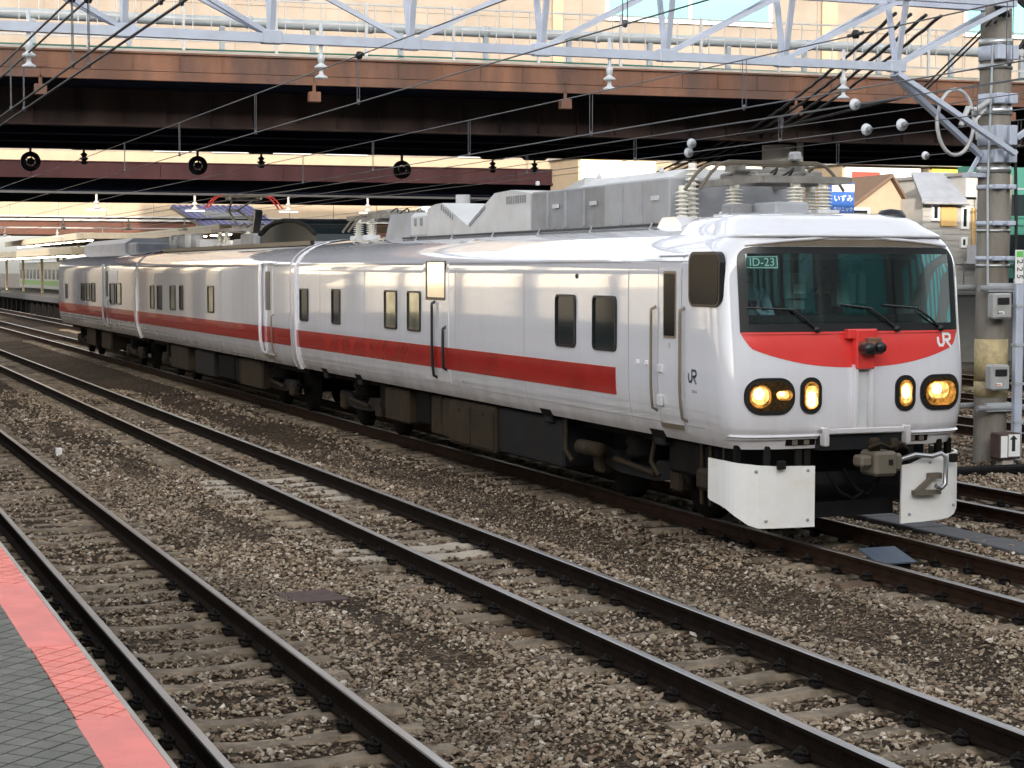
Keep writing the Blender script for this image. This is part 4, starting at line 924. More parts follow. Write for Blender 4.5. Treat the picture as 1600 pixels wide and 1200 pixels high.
MB().box(XC-1.0, XC+1.0, 17.0, 33.0, .82, .95).build('underframe', 'dark_under', c1)

# ---------------- second and third car
def plain_car(y0, y1, label, wins, panes):
    c = thing('railcar', label, 'railcar', group='cars of the white inspection train')
    shell(y0, y1, False).build('body', ['train_white', 'dark_under'], c)
    side_strip(y0, y1, 1.345, 1.655, .0095, 6).build('red_stripe', 'stripe_red', c); side_strip(y0, y1, 2.845, 2.87, .018, 1).build('rain_gutter', 'train_white', c)
    for (a, b, z0, z1), p in zip(wins, panes): side_window(c, a, b, z0, z1, p, .06)
    MB().box(XC-1.0, XC+1.0, y0+.2, y1-.2, .80, .95).build('underframe', 'dark_under', c)
    for q in (.18, .36, .62, .84): y = y0+(y1-y0)*q; side_strip(y-.008, y+.008, .97, 2.84, .0025, 14).build('panel_joint', 'seam_grey', c)
    bogie(c, y0+2.6); bogie(c, y1-2.6)
    return c
c2 = plain_car(33.72, 50.05, 'white middle railcar with dark observation dome and raised pantograph on its roof',
               [(47.4,47.98,1.76,2.37),(46.36,47.0,1.75,2.38),(44.63,45.32,1.78,2.39),(43.7,44.13,1.80,2.40),(40.3,40.94,1.81,2.41)], ['reflection_pane','win_dark','reflection_pane','win_dark','reflection_pane'])
c3 = plain_car(50.35, 65.3, 'white rear railcar farthest from the camera with a grey box on its roof',
               [(59.31,60.08,1.79,2.34),(58.25,58.99,1.80,2.35),(57.23,57.94,1.78,2.36),(53.55,54.41,1.76,2.38),(52.46,53.28,1.78,2.39),(63.2,63.6,1.8,2.3)], ['win_dark','reflection_pane','win_dark','win_dark','reflection_pane','reflection_pane'])
def crew_door(c, y0, y1, full=True):
    d = side_strip(y0, y1, 1.05, 2.84, .006, 14).build('crew_door', 'train_white', c)
    yc = (y0+y1)/2; f = MB().prism([(yc+p[0], 2.35+p[1]) for p in rrect((y1-y0)*.5, .75, .03)], 'X', XS-.013, XS+.02).build('door_window', 'black_paint', d)
    side_strip(y0-.02, y1+.02, 1.06, 1.11, .04, 2).build('door_step', 'handrail_tan', d)
    side_strip(y0-.1, y1+.1, 2.875, 2.90, .05, 2).build('drip_rail', 'train_white', d)
    handrail(c, y1+.06, 1.13, 2.90, .06, 'train_white', .035); handrail(c, y0-.06, 1.13, 1.9, .05, 'handrail_tan', .015)
crew_door(c2, 35.0, 35.75); crew_door(c3, 54.55, 55.3)
# white gangway covers and the bellows between the cars
for (c, ya, yb, ym) in ((c1, 33.32, 33.72, 33.42), (c2, 50.05, 50.35, 50.2)):
    MB().box(XC-.8, XC+.8, ya, yb, 1.0, 3.1).build('gangway_bellows', 'black_rubber', c)
    hoop = MB(); side_strip(ya-.12, ya+.12, .93, 3.27, .045, 26, mb=hoop); hoop.build('end_cover', 'train_white', c)
# roof gear of the second car
r2 = c2
MB().box(9.12, 9.20, 33.8, 48.5, 3.22, 3.30).build('walkway_edge', 'black_paint', r2)
MB().box(9.20, 10.9, 33.8, 48.5, 3.23, 3.29).build('walkway', 'roof_grey_dark', r2)
dm = MB(); prof = [(34.9,3.28),(34.95,3.45),(35.6,3.62),(36.5,3.74),(37.4,3.77),(38.2,3.74),(38.9,3.66),(39.5,3.52),(39.6,3.28)]
dm.prism(prof, 'X', 9.55, 10.7); dm.build('observation_dome', 'win_dark', r2)
rim = MB()
for x in (9.53, 10.72): rim.tube([(x, a, b) for a, b in prof[1:-1]], .045, 6)
for a, b in prof[2:-2:2]: rim.tube([(9.53,a,b+.01),(10.72,a,b+.01)], .03, 6)
rim.build('dome_frame', 'under_grey', r2)
MB().cbox(9.45, 10.8, 39.7, 41.0, 3.28, 3.55, .03).build('roof_box', 'roof_grey_dark', r2); MB().cbox(9.5, 10.6, 41.1, 42.0, 3.28, 3.45, .03).build('roof_box', 'roof_grey', r2)
MB().bar((9.6,40.2,3.5),(9.62,39.95,4.05), .16, .10).build('signal_arm', 'black_paint', r2)
pantograph(c2, 43.6, 4.50, True, tip='sign_red', low=3.34)
for k, y in enumerate((45.4, 46.2, 47.2, 48.2)): MB().lathe((9.4, y, 3.24), [(0,0),(.16,0),(.16,.36),(.12,.40),(0,.42)], 14).build('roof_cylinder', 'roof_light' if k % 2 else 'roof_grey', r2)
MB().cbox(9.3, 9.9, 44.7, 45.1, 3.26, 3.5, .02).build('roof_box', 'roof_light', r2)
for (y, m) in ((37.0,'under_brown'),(41.5,'under_grey'),(44.5,'under_brown')): underbox(c2, y, y+2.1, .32, .88, m, .06)
underbox(c2, 39.6, 41.2, .36, .88, 'dark_under', .1)
r3 = c3
MB().prism([(9.35,3.2),(10.9,3.2),(10.9,3.55),(10.7,3.70),(9.6,3.70),(9.35,3.55)], 'Y', 55.6, 63.8).build('roof_box', 'roof_grey', r3)
MB().cbox(9.4, 10.8, 54.0, 55.4, 3.2, 3.55, .05).build('roof_box', 'roof_grey_dark', r3)
for y in (56.0, 59.0): underbox(c3, y, y+1.8, .36, .88, 'under_brown', .08)
for c, ys in ((c2, (36.6, 39.0, 46.8)), (c3, (55.2, 58.4, 61.5))):
    for y in ys: MB().tube([(XC-1.22,y,.93),(XC-1.22,y,.42),(XC-1.2,y-.1,.36)], .025, 6).build('sand_pipe', 'under_grey', c)
# ================================================================== OVERPASS, GANTRY, POLE, WIRES
def frame(name, label, cat, loc, ang):
    o = thing(name, label, cat, loc); o.rotation_euler.z = R(-ang); return o
ov = frame('road_overpass', 'rusty brown steel road overpass crossing above the train', 'overpass', (4, 40, 0), 3.6)
XA, XB = -30.0, 62.0
seg = 5.79; x = XA; k = 0
FG = MB(); FG.box(.006, seg-.006, 0, .02, 6.97, 7.33); FG.box(0.0, seg, -.05, .30, 7.33, 7.37); FG.box(.004, seg-.004, -.035, .02, 6.80, 6.955); FG.box(0, seg, -.07, .35, 6.765, 6.80)
for q in (.95, 1.9, 2.9, 3.8, 4.8): FG.box(q-.008, q+.008, -.030, .0, 6.96, 7.33)
FG.box(-.16, .16, -.012, .0, 6.99, 7.31)
for qx in (-.11, -.04, .04, .11):
    for qz in (7.03, 7.11, 7.19, 7.27): FG.box(qx-.014, qx+.014, -.024, -.012, qz-.014, qz+.014)
FGM = FG.mesh('fascia_girder', 'bridge_rust')
BRK = MB().box(-.035, .035, -.07, -.01, 6.62, 6.80).cbox(-.13, .13, -.16, .04, 6.40, 6.62, .01).mesh('bracket', 'bridge_rust')
GW = MB(); GW.box(.005, seg-.005, 1.70, 1.73, 5.95, 6.72); GW.box(0, seg, 1.55, 1.90, 5.91, 5.95); GW.box(0, seg, 1.6, 1.86, 6.70, 6.73)
for q in (.02, .97, 1.94, 2.9, 3.86, 4.83): GW.box(q, q+.016, 1.56, 1.70, 5.95, 6.70)
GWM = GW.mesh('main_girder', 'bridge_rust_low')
offs = 2.09 - 4.0 + 4.0 - .5*0
while x < XB:
    link('fascia_girder', FGM, ov, (x + 2.05, 0, 0)); link('bracket', BRK, ov, (x + 2.05, 0, 0)); link('main_girder', GWM, ov, (x + 1.0, 0, 0)); x += seg
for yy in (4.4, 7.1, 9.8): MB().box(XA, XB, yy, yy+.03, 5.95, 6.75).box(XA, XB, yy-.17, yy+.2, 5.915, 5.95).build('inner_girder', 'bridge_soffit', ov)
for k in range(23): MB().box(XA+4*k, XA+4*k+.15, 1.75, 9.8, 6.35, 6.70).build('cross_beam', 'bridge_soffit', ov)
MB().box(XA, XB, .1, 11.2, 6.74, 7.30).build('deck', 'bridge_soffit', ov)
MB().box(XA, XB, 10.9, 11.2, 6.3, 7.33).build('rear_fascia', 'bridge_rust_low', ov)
MB().box(XA, XB, .02, .28, 7.37, 7.43).build('deck_kerb', 'concrete', ov)
MB().tube([(XA,.25,7.47),(-5,.22,7.45),(10,.2,7.49),(20,.2,7.44),(40,.2,7.47),(XB,.2,7.46)], .02, 5).build('deck_cable', 'bldg_green', ov)
FP = MB().box(-.03,.03,.10,.16,7.42,8.62).mesh('fence_post', 'fence_steel'); FB = MB().box(-.010,.010,.12,.14,7.66,8.58).mesh('fence_bar', 'fence_steel'); SP = MB().box(-.055,.055,.55,.66,7.30,8.05).mesh('pipe_support', 'pipe_grey')
x = -8.0; k = 0
while x < 42:
    if k % 5 == 0: link('fence_post', FP, ov, (x, 0, 0)); link('pipe_support', SP, ov, (x+.9, 0, 0))
    link('fence_bar', FB, ov, (x+.2, 0, 0)); x += .40; k += 1
for z in (7.66, 8.12, 8.58): MB().box(-8, 42, .11, .15, z-.018, z+.018).build('fence_rail', 'fence_steel', ov)
MB().tube([(-12,.62,8.15),(45,.62,8.15)], .115, 12).build('service_pipe', 'pipe_grey', ov)
for k in range(20): MB().lathe((-8+2.7*k,.62,8.15), [(.118,-.06),(.135,-.06),(.135,.06),(.118,.06)], 12, axis='X').build('pipe_collar', 'pipe_grey', ov)
for (x, yy, r, m) in ((19.4, 3.0, .42, 'concrete_light'), (-12, 3.0, .5, 'concrete'), (38, 3.0, .5, 'concrete'), (-12, 8.6, .5, 'concrete'), (38, 8.6, .5, 'concrete')):  # the paler concrete of the first pier stands in for sunlight on it
    MB().lathe((x, yy, -.45), [(r,0),(r,6.35),(r*1.0,6.36),(0,6.36)], 20).build('pier', m, ov)
MB().tube([(19.75, 2.5, -.4), (19.75, 2.5, 6.7)], .09, 10).build('drain_pipe', 'concrete_light', ov)
# black wheels hanging behind the overpass with their wire weights
def bal_wheel(x, z, lab):
    t = thing('balancer_wheel', lab, 'pulley', (x, 50.6, z), 'wire balancer wheels under the overpass')
    mb = MB(); mb.lathe((0,0,0), [(.13,-.06),(.26,-.06),(.26,.06),(.13,.06),(.13,-.06)], 24, axis='Y'); mb.build('rim', 'cable_black', t)
    sp = MB()
    for k in range(3): a = R(60*k+20); sp.bar((.2*math.cos(a),0,.2*math.sin(a)), (-.2*math.cos(a),0,-.2*math.sin(a)), .05, .03)
    sp.lathe((0,0,0), [(0,-.08),(.095,-.08),(.095,.08),(0,.08)], 12, axis='Y'); sp.build('spoke', 'cable_black', t); MB().box(-.03,.03,-.03,.03,.25,1.1).build('hanger', 'cable_black', t)
bal_wheel(6.05, 5.62, 'black balancer wheel under the overpass, leftmost of the three'); bal_wheel(10.5, 5.60, 'black balancer wheel under the overpass, middle of the three'); bal_wheel(16.35, 5.60, 'black balancer wheel under the overpass, rightmost of the three')
for i, x in enumerate((7.4, 12.2, 19.0, 20.3)):
    t = thing('wire_hanger', ['dark wire hanger under the overpass between the left and middle wheels','dark wire hanger right of the middle balancer wheel','dark wire hanger right of the rightmost balancer wheel','dark wire hanger under the overpass nearest the pantograph'][i], 'hanger', (x, 50.3, 5.6), 'wire hangers under the overpass')
    MB().lathe((0,0,-.05), [(0,0),(.05,0),(.12,.05),(.05,.09),(.13,.16),(.05,.2),(.10,.27),(.03,.32),(.03,.7),(0,.7)], 10).build('stem', 'cable_black', t)
    MB().prism([(-.42,.42),(.42,.42),(.30,.33),(-.30,.33)], 'Y', -.05, .05).build('arm', 'cable_black', t)

# ---- gantry truss at Y = 24
ga = thing('overhead_gantry', 'pale blue steel lattice gantry spanning over the tracks', 'gantry', (0, 24, 0))
ZB, ZT, DY = 5.78, 6.78, .26
MB().box(-12, 15.62, -.065, .065, ZB-.06, ZB+.06).build('bottom_chord', 'galv_blue', ga)
for s in (-1, 1): MB().box(-12, 17.45, s*DY-.045, s*DY+.045, ZT-.045, ZT+.045).build('top_chord', 'galv_blue', ga)
joints = [15.52 - 1.91*k for k in range(15)]
for k, x in enumerate(joints):
    for s in (-1, 1):
        MB().bar((x, s*.02, ZB+.03), (x, s*DY, ZT), .075, .05, up=(0,1,0)).build('post', 'galv_blue', ga)
        if x > 7.0: a, b = (x+.04, s*.03, ZB+.05), (x+1.91, s*DY, ZT)
        else: a, b = (x-.04, s*.03, ZB+.05), (x-1.91, s*DY, ZT)
        if a[0] > 15.6 or b[0] <= 17.5: MB().bar(a, b, .065, .065).build('diagonal', 'galv_blue', ga)
    MB().bar((x, -DY, ZT), (x, DY, ZT), .05, .05).build('cross_tie', 'galv_blue', ga)
    MB().cbox(x-.13, x+.13, -.075, .075, ZB-.075, ZB+.10, .01).build('gusset', 'galv_blue', ga)
MB().bar((7.87-.04,.03,ZB+.05),(7.87-1.91,DY,ZT), .065,.065).build('diagonal', 'galv_blue', ga)
for (x, d) in ((2.87,0),(6.64,0),(10.82,0),(14.61,0)):
    MB().lathe((x,0,ZB-.50), [(0,0),(.085,0),(.088,.022),(.04,.05),(.028,.07),(.028,.13),(.085,.135),(.088,.157),(.04,.19),(.03,.21),(.045,.22),(.05,.30),(.025,.33),(.025,.72),(0,.72)], 14).build('support_insulator', 'porcelain_white', ga)
for s in (-1, 1): MB().bar((15.50, s*.06, ZB-.10), (17.52 if s < 0 else 17.2, s*.22, 4.52), .11, .07).build('knee_brace', 'galv_blue', ga)
MB().tube([(8.5,.5,6.93),(17.0,.45,6.80)], .055, 8).build('conduit', 'galv_blue', ga)

# ---- concrete pole
po = thing('concrete_pole', 'tall round concrete pole carrying the gantry at the right', 'pole', (17.47, 24.25, 0))
MB().lathe((0,0,-.5), [(.255,0),(.235,7.9),(0,7.9)], 28).build('shaft', 'concrete_pole', po)
for (z, h, m) in ((6.25,.05,'stainless'),(6.08,.11,'galv_blue'),(5.88,.04,'stainless'),(5.38,.08,'galv_blue'),(5.2,.06,'stainless'),(4.82,.15,'galv_blue'),(4.50,.10,'galv_blue'),(4.30,.05,'stainless'),(4.03,.035,'galv_blue'),(3.47,.035,'galv_blue'),(3.36,.02,'stainless'),(2.93,.035,'galv_blue'),(2.82,.02,'stainless')):
    MB().lathe((0,0,z), [(.25,-h),(.262,-h),(.262,h),(.25,h)], 24).build('band', m, po)
    if m == 'galv_blue':
        for sx in (-.12, .12): MB().cbox(sx-.07, sx+.07, -.33, -.23, z-h, z+h, .01).build('clamp', 'galv_blue', po)
for z in (2.47, .62):
    for y in (-.30, .30): MB().tube([(-.45,y,z),(.55,y,z)], .05, 8).build('clamp_bar', 'roof_grey_dark', po)
    MB().box(-.30,.33,-.33,-.27,z-.05,z+.08).build('clamp_plate', 'pipe_grey', po)
MB().lathe((0,0,1.35), [(.250,-.33),(.2575,-.33),(.2575,.33),(.250,.33)], 24).build('reflective_wrap', 'patch_yellow', po)
MB().lathe((0,0,.9), [(.250,-.12),(.258,-.12),(.258,.12),(.250,.12)], 24).build('reflective_wrap', 'patch_yellow', po)
for (z, sx) in ((2.2, -.12), (1.1, -.14)):
    b = MB().cbox(sx-.17, sx+.17, -.46, -.27, z-.20, z+.20, .03).build('control_box', 'box_grey', po)
    MB().cbox(sx-.11, sx+.11, -.475, -.455, z+.02, z+.13, .01).build('box_window', 'black_rubber', b)
    MB().cbox(sx-.08, sx+.02, -.466, -.455, z-.13, z-.08, .004).build('box_label', 'sign_white', b)
    MB().box(sx-.10, sx-.01, -.468, -.466, z-.115, z-.10).build('box_print', 'sign_red' if z < 2 else 'sign_black', b)
MB().cbox(.16,.30,-.42,-.30,-.2,2.62,.02).build('cable_duct', 'galv_blue', po)
for z in (.4, 1.0, 1.6, 2.2): MB().box(.15,.31,-.43,-.29,z-.02,z+.02).build('duct_strap', 'pipe_grey', po)
MB().tube([(.28,-.2,2.6),(.27,-.22,3.4),(.26,-.2,4.2),(.25,-.15,5.0)], .025, 6).build('pole_cable', 'cable_black', po)
MB().tube([(-.22,-.2,2.4),(-.24,-.18,4.0),(-.20,-.2,6.2)], .02, 6).build('pole_cable', 'pipe_grey', po)
lp = MB(); lp.tube([(-.82+.33*math.cos(t), -.15, .0+5.0+.50*math.sin(t)) for t in lin(0, 2*math.pi, 25)], .03, 6); lp.tube([(-.2,-.15,5.35),(-.45,-.15,5.2),(-.6,-.15,5.22),(-.72,-.15,4.95)], .05, 6); lp.tube([(-.3,-.15,5.2),(-.45,-.15,5.05),(-.42,-.15,4.75)], .03, 6); lp.build('cable_loop', 'fence_steel', po)
tp = MB()
for dx in (0,.08,.16): tp.tube([(-.15+dx,-.3,6.62),(-.3+dx,-.35,6.8),(.0+dx,-.35,6.95),(.35+dx,-.3,6.75),(.38+dx,-.28,6.35),(.25+dx,-.25,6.15)], .035, 6)
tp.build('cable_bundle', 'cable_black', po)
tf = MB(); tf.box(-.5,-.12,-.12,.12,4.18,4.24); tf.bar((-.45,0,4.24),(-.25,0,4.55),.05,.05); tf.build('side_bracket', 'galv_blue', po)
MB().bar((.25,-.2,4.78),(1.2,-.2,5.35), .11, .07).build('stay_brace', 'galv_blue', po)
# trackside plate, marker lamp and the pipe pole beside it
ps = thing('pole_number_plate', 'white number plate with green top fixed beside the concrete pole', 'sign', (17.66, 23.83, 2.80))
MB().cbox(-.075,.075,-.01,.01,-.26,.26,.004).build('plate', 'sign_white', ps); MB().box(-.06,.06,-.0125,-.011,.15,.24).build('plate_patch', 'sign_green', ps)
for i, ch in enumerate('225'): text_part('lettering', ch, .15, 'sign_black', ps, Matrix.Translation((0,-.012,.08-.115*i)) @ Matrix.Rotation(R(90),4,'X') @ Matrix.Rotation(R(-90),4,'Z'))
mk2 = thing('marker_box', 'small white and rust red marker box at the foot of the concrete pole', 'marker', (17.38, 23.75, -.26))
MB().cbox(-.20,.20,-.16,.10,.12,.52,.02).build('case', 'rust_plate', mk2); MB().box(-.18,-.06,-.166,-.161,.15,.48).build('white_panel', 'sign_white', mk2); MB().prism([(-.02,.42),(.05,.49),(.12,.42),(.08,.42),(.08,.24),(.02,.24),(.02,.42)], 'Y', -.167, -.161).build('arrow', 'sign_black', mk2); MB().box(-.04,.17,-.164,-.1605,.16,.50).build('amber_panel', 'sign_white', mk2); MB().box(-.1,.1,-.1,.06,.0,.13).build('stand', 'concrete', mk2)
sg = thing('equipment_rack', 'thin dark rack with a small numbered plate left of the concrete pole', 'rack', (16.8, 26.5, -.3))
for dx in (-.12, .42): MB().tube([(dx,0,0),(dx,0,3.0)], .022, 6).build('upright', 'roof_grey_dark', sg)
for z in (.35, .9, 1.6, 2.0, 2.45, 2.9): MB().tube([(-.2,0,z),(.7,0,z)], .018, 5).build('rung', 'roof_grey_dark', sg)
MB().box(-.05,.30,-.03,-.01,2.08,2.36).build('plate', 'sign_black', sg); text_part('lettering', '53', .17, 'sign_white', sg, face_neg_y(.12,-.035,2.22))
cb_ = MB().cbox(-2.2,2.6,-.18,.18,0,.12,.03).build('cable_tray', 'dark_under', None, loc=(17.4,22.9,-.27), label='low dark cable tray on the ballast before the concrete pole', cat='cable tray')

# ---- overhead wires along each track
def ohw(xc, zm, zc, lab, drop_y, m='wire', double=0.0, y0=3.0, y1=120, r=.0078):
    t = thing('overhead_wire', lab, 'overhead wire', (xc, 0, 0), 'overhead wires above the tracks')
    for k in ((-1, 1) if double else (0,)):
        dx = k*double/2
        MB().tube([(dx, y, zm + .10*((y-24)/26)**2*.35 if y < 60 else zm+.05) for y in lin(y0, y1, 24)], r, 5).build('messenger_wire', m, t)
        MB().tube([(dx, y0, zc), (dx, 40, zc), (dx, y1, zc)], r, 5).build('contact_wire', m, t)
        for y in drop_y:
            zt = zm + .10*((y-24)/26)**2*.35; mb = MB(); mb.tube([(dx-.0, y, zt), (dx, y, zc)], .0055, 4); mb.tube([(dx-.0, y+.09, zt), (dx, y+.09, zc)], .0055, 4); mb.lathe((dx,y+.045,zc), [(0,-.03),(.02,-.02),(.02,.03),(0,.04)], 6); mb.build('dropper', 'wire_light', t)
    return t
ohw(2.785, 5.46, 4.80, 'double wires above the track nearest the platform', (14.3, 19.0, 24.5, 30), 'cable_black', .16, r=.013)
ohw(6.24, 5.24, 4.70, 'wires above the empty middle track', (13.5, 20.9, 26, 31.5, 37), 'wire_light')
ohw(10.12, 5.12, 4.58, 'wires above the white train', (13.8, 18.7, 23.0, 27.8, 33, 38), 'wire_light')
w4 = ohw(13.58, 5.0, 4.64, 'wires with white disc insulators above the track behind the train', (19.2, 24, 29, 34.0), 'wire_light')
w5 = ohw(20.0, 5.35, 4.9, 'wires above the track beyond the concrete pole', (22, 27, 33), 'wire_light')
ohw(17.0, 5.55, 5.35, 'high pair of wires passing beside the concrete pole', (30,), 'wire_light')
def disc(parent, y, z, dx=0.0): MB().lathe((dx, y, z), [(0,-.09),(.022,-.09),(.03,-.05),(.034,-.035),(.075,-.012),(.082,.012),(.07,.025),(.03,.035),(.022,.09),(0,.09)], 18, axis='Y').build('disc_insulator', 'porcelain_white', parent); MB().lathe((dx, y, z), [(0,-.105),(.034,-.10),(.040,-.07),(.036,-.03)], 12, axis='Y').build('insulator_cap', 'roof_grey_dark', parent)
for (y, z) in ((22.0, 5.0), (21.7, 4.64), (20.85, 4.64), (27.0, 4.64), (26.9, 4.78)): disc(w4, y, z)
disc(w5, 29.9, 4.9)
def dark_ball(x, y, z, lab):
    t = thing('wire_clamp', lab, 'wire clamp', (x, y, z), 'dark clamps on the overhead wires'); MB().lathe((0,0,0), [(0,-.045),(.03,-.04),(.048,0),(.03,.04),(0,.045)], 12).build('clamp_body', 'cable_black', t); MB().lathe((0,0,0), [(.02,-.14),(.02,.14)], 6, axis='Y').build('clamp_sleeve', 'wire', t)
dark_ball(2.705, 19.05, 5.46, 'dark clamp on the left strand of the wires near the platform'); dark_ball(2.865, 19.05, 5.46, 'dark clamp on the right strand of the wires near the platform'); dark_ball(10.12, 16.4, 5.13, 'dark clamp on the messenger wire above the nose of the train'); dark_ball(6.24, 14.2, 5.25, 'dark clamp on the wire at the top edge above the middle track'); dark_ball(6.24, 20.9, 5.24, 'pale dropper clamp on the wire above the middle track')
fc = thing('feeder_cables', 'bundle of four thick black feeder cables running from the gantry under the overpass', 'cables', group=None)
for k in range(4):
    a = Vector((15.68+.27*k, 24.3, 6.62)); b = Vector((21.4+.30*k, 39.2, 6.12)); pts = []
    for i in range(61):
        s = i/60; p = a.lerp(b, s); p.z -= .35*math.sin(math.pi*s)*.3; pts.append((p.x + .006*math.cos(i*1.3), p.y, p.z + .006*math.sin(i*1.3)))
    MB().tube(pts, .030, 6).build('cable', 'cable_black', fc)
    MB().tube([(b.x,b.y,b.z),(b.x+3,b.y+12,5.6)], .03, 6).build('cable', 'cable_black', fc)
mc = thing('stay_cable', 'thin dark double stay from the pole top down to the overpass', 'cable')
for d in (0, .10): MB().tube([(17.2+d,24.0,6.55),(17.9+d,27,5.75),(21+d,38.8,5.9)], .016, 5).build('cable', 'cable_black', mc)
# ================================================================== BACKGROUND
def win(parent, x0, x1, y, z0, z1, pane='win_dark', mull=1, fr='win_frame', t=.09):
    f = MB(); f.box(x0,x1,y-.06,y+.05,z0,z0+t).box(x0,x1,y-.06,y+.05,z1-t,z1).box(x0,x0+t,y-.06,y+.05,z0+t,z1-t).box(x1-t,x1,y-.06,y+.05,z0+t,z1-t)
    for k in range(1, mull+1): xx = x0 + (x1-x0)*k/(mull+1); f.box(xx-t/2,xx+t/2,y-.06,y+.05,z0+t,z1-t)
    w_ = f.build('window', fr, parent); MB().box(x0+t*.5,x1-t*.5,y-.02,y+.04,z0+t*.5,z1-t*.5).build('pane', pane, w_); return w_
# second overpass carrying the station building
o2 = frame('station_bridge', 'mauve girder bridge seen below the road overpass', 'bridge', (8, 75, 0), 3.0)
for k in range(8): MB().box(-9+5*k+.01, -9+5*k+4.99, 0, .05, 6.46, 7.02).box(-9+5*k, -9+5*k+5, -.12, .3, 6.38, 6.46).box(-9+5*k, -9+5*k+5, -.06, .3, 7.02, 7.06).build('fascia_girder', 'bridge_mauve', o2)
MB().box(-9, 31, .3, 15, 6.40, 7.0).build('deck', 'bridge_soffit', o2)
for yy in (1.5, 6.0, 10.5, 14.7): MB().box(-9, 31, yy, yy+.3, 5.95, 6.4).build('girder', 'bridge_soffit', o2)
MB().box(-9, 31, .25, .4, 7.06, 7.45).build('parapet', 'bldg_cream', o2)
for (x, yy) in ((-8, 2), (29, 2), (-8, 12), (29, 12)): MB().lathe((x, yy, -.45), [(.42,0),(.42,6.45),(0,6.45)], 18).build('pier', 'concrete', o2)
sb = frame('station_building', 'large beige panelled building above the overpass with teal windows', 'building', (8, 77.0, 0), 3.0)
MB().box(-2, 62, 0, 12, 7.08, 24).build('wall', 'bldg_beige', sb)
for k in range(16):
    for j in range(5):
        x0, z0 = -2+3.83*k, 7.10+2.2*j
        MB().box(x0+.03, x0+3.80, -.035, 0, z0+.025, z0+2.175).build('wall_panel', 'bldg_beige', sb)
for z in (9.25, 11.5, 12.9): MB().box(-2, 62, -.12, -.035, z-.05, z+.05).build('string_course', 'bldg_cream', sb)
win(sb, 4.8, 12.6, -.08, 14.05, 17.0, 'win_teal', 3); win(sb, 25.9, 34.0, -.08, 13.75, 17.0, 'win_teal', 1, t=.16)
win(sb, 44.0, 51.0, -.08, 13.75, 17.0, 'win_teal', 1, t=.16)
MB().box(23.4, 23.9, -.2, -.035, 7.1, 26).build('pilaster', 'bldg_cream', sb); MB().box(36.5, 37.3, -.2, -.035, 7.1, 26).build('pilaster', 'bldg_cream', sb)
MB().box(32.5, 62, .4, 11.5, -.45, 7.06).build('base_wall', 'bldg_cream', sb)
for x in (7.0, 9.4, 11.8, 14.2, 20.0): win(sb, x-.9, x+.9, -.08, 7.6, 8.6, 'win_dark', 1, t=.06)
# shops glowing below the building at the right
def shop(x0, x1, y, z0, z1, m, name, lab, cat='shop'):
    t = thing(name, lab, cat, (0,0,0), 'shop fronts beyond the tracks')
    MB().box(x0,x1,y,y+3,-.45,z1).build('wall', 'bldg_cream', t); MB().box(x0+.1,x1-.1,y-.12,y-.002,z0,z1-.1).build('sign_band', m, t); MB().box(x0-.1,x1+.1,y-.5,y+3,z1,z1+.12).build('canopy', 'bldg_white', t)
    n = max(2, int((x1-x0)/1.5))
    for k in range(n): a = x0+.2+(x1-x0-.4)*k/n; win(t, a, a+(x1-x0-.4)/n-.1, y-.02, 1.0, z0-.3, 'win_dark', 0)
    return t
shop(30.6, 34.2, 71, 6.5, 7.4, 'shop_glow', 'shop_front', 'shop with long glowing yellow sign left of the pantograph'); shop(36.0, 39.0, 70, 5.9, 7.35, 'shop_glow', 'shop_front', 'glowing shop sign seen through the left end of the pantograph'); shop(42.6, 46.6, 70, 5.6, 7.3, 'sign_white', 'shop_front', 'bright white shop behind the blue clinic sign'); shop(47.0, 50.4, 70, 6.2, 7.3, 'sign_yellow', 'shop_front', 'shop with a yellow sign band left of the concrete pole')
MB().box(43.0, 44.4, 69.83, 69.87, 6.2, 7.0).build('sign_panel', 'sign_red', bpy.data.objects['shop_front.002'])
bs = thing('clinic_sign', 'blue rooftop sign with white lettering right of the pantograph', 'sign', (35.35, 58.0, 0))
MB().cbox(-.55,.42,-.08,.08,4.62,5.88,.02).build('board', 'sign_blue', bs); MB().box(-.5,.40,-.09,-.081,5.55,5.82).build('photo_strip', 'sign_white', bs); MB().tube([(0,.1,-.4),(0,.1,4.7)], .08, 8).build('sign_post', 'roof_grey', bs)
text_part('lettering', 'いずみ', .27, 'sign_white', bs, face_neg_y(-.04,-.086,5.30)); text_part('lettering', 'クリニック', .165, 'sign_white', bs, face_neg_y(-.05,-.086,4.92))
# houses
def gable(name, lab, x0, x1, y0, y1, ze, zr, wm, rm, ridge='Y', wins=(), over=.25, xr=None):
    t = thing(name, lab, 'house', (0,0,0), 'houses beyond the railway'); xm = xr if xr is not None else (x0+x1)/2
    MB().prism([(x0,-.45),(x1,-.45),(x1,ze),(xm,zr),(x0,ze)], 'Y', y0, y1).build('wall', wm, t)
    for s, xe in ((-1,x0),(1,x1)):
        dx = xe-xm; ex = xe + (over if s > 0 else -over); ez = ze - (zr-ze)/abs(dx)*over
        MB().add([(xm,y0-over,zr+.02),(ex,y0-over,ez+.02),(ex,y1+over,ez+.02),(xm,y1+over,zr+.02),(xm,y0-over,zr+.16),(ex,y0-over,ez+.16),(ex,y1+over,ez+.16),(xm,y1+over,zr+.16)], [(0,1,2,3),(7,6,5,4),(0,4,5,1),(1,5,6,2),(2,6,7,3),(3,7,4,0)]).build('roof', rm, t)
    for wv in wins: win(t, *wv)
    return t
gable('gable_house', 'brown gabled house with a bright cream front beside the clinic sign', 36.9, 40.3, 61, 70, 4.7, 6.25, 'bldg_cream', 'bldg_brown', xr=39.2, wins=[(37.5,38.3,60.96,4.0,5.1,'win_dark',0)])
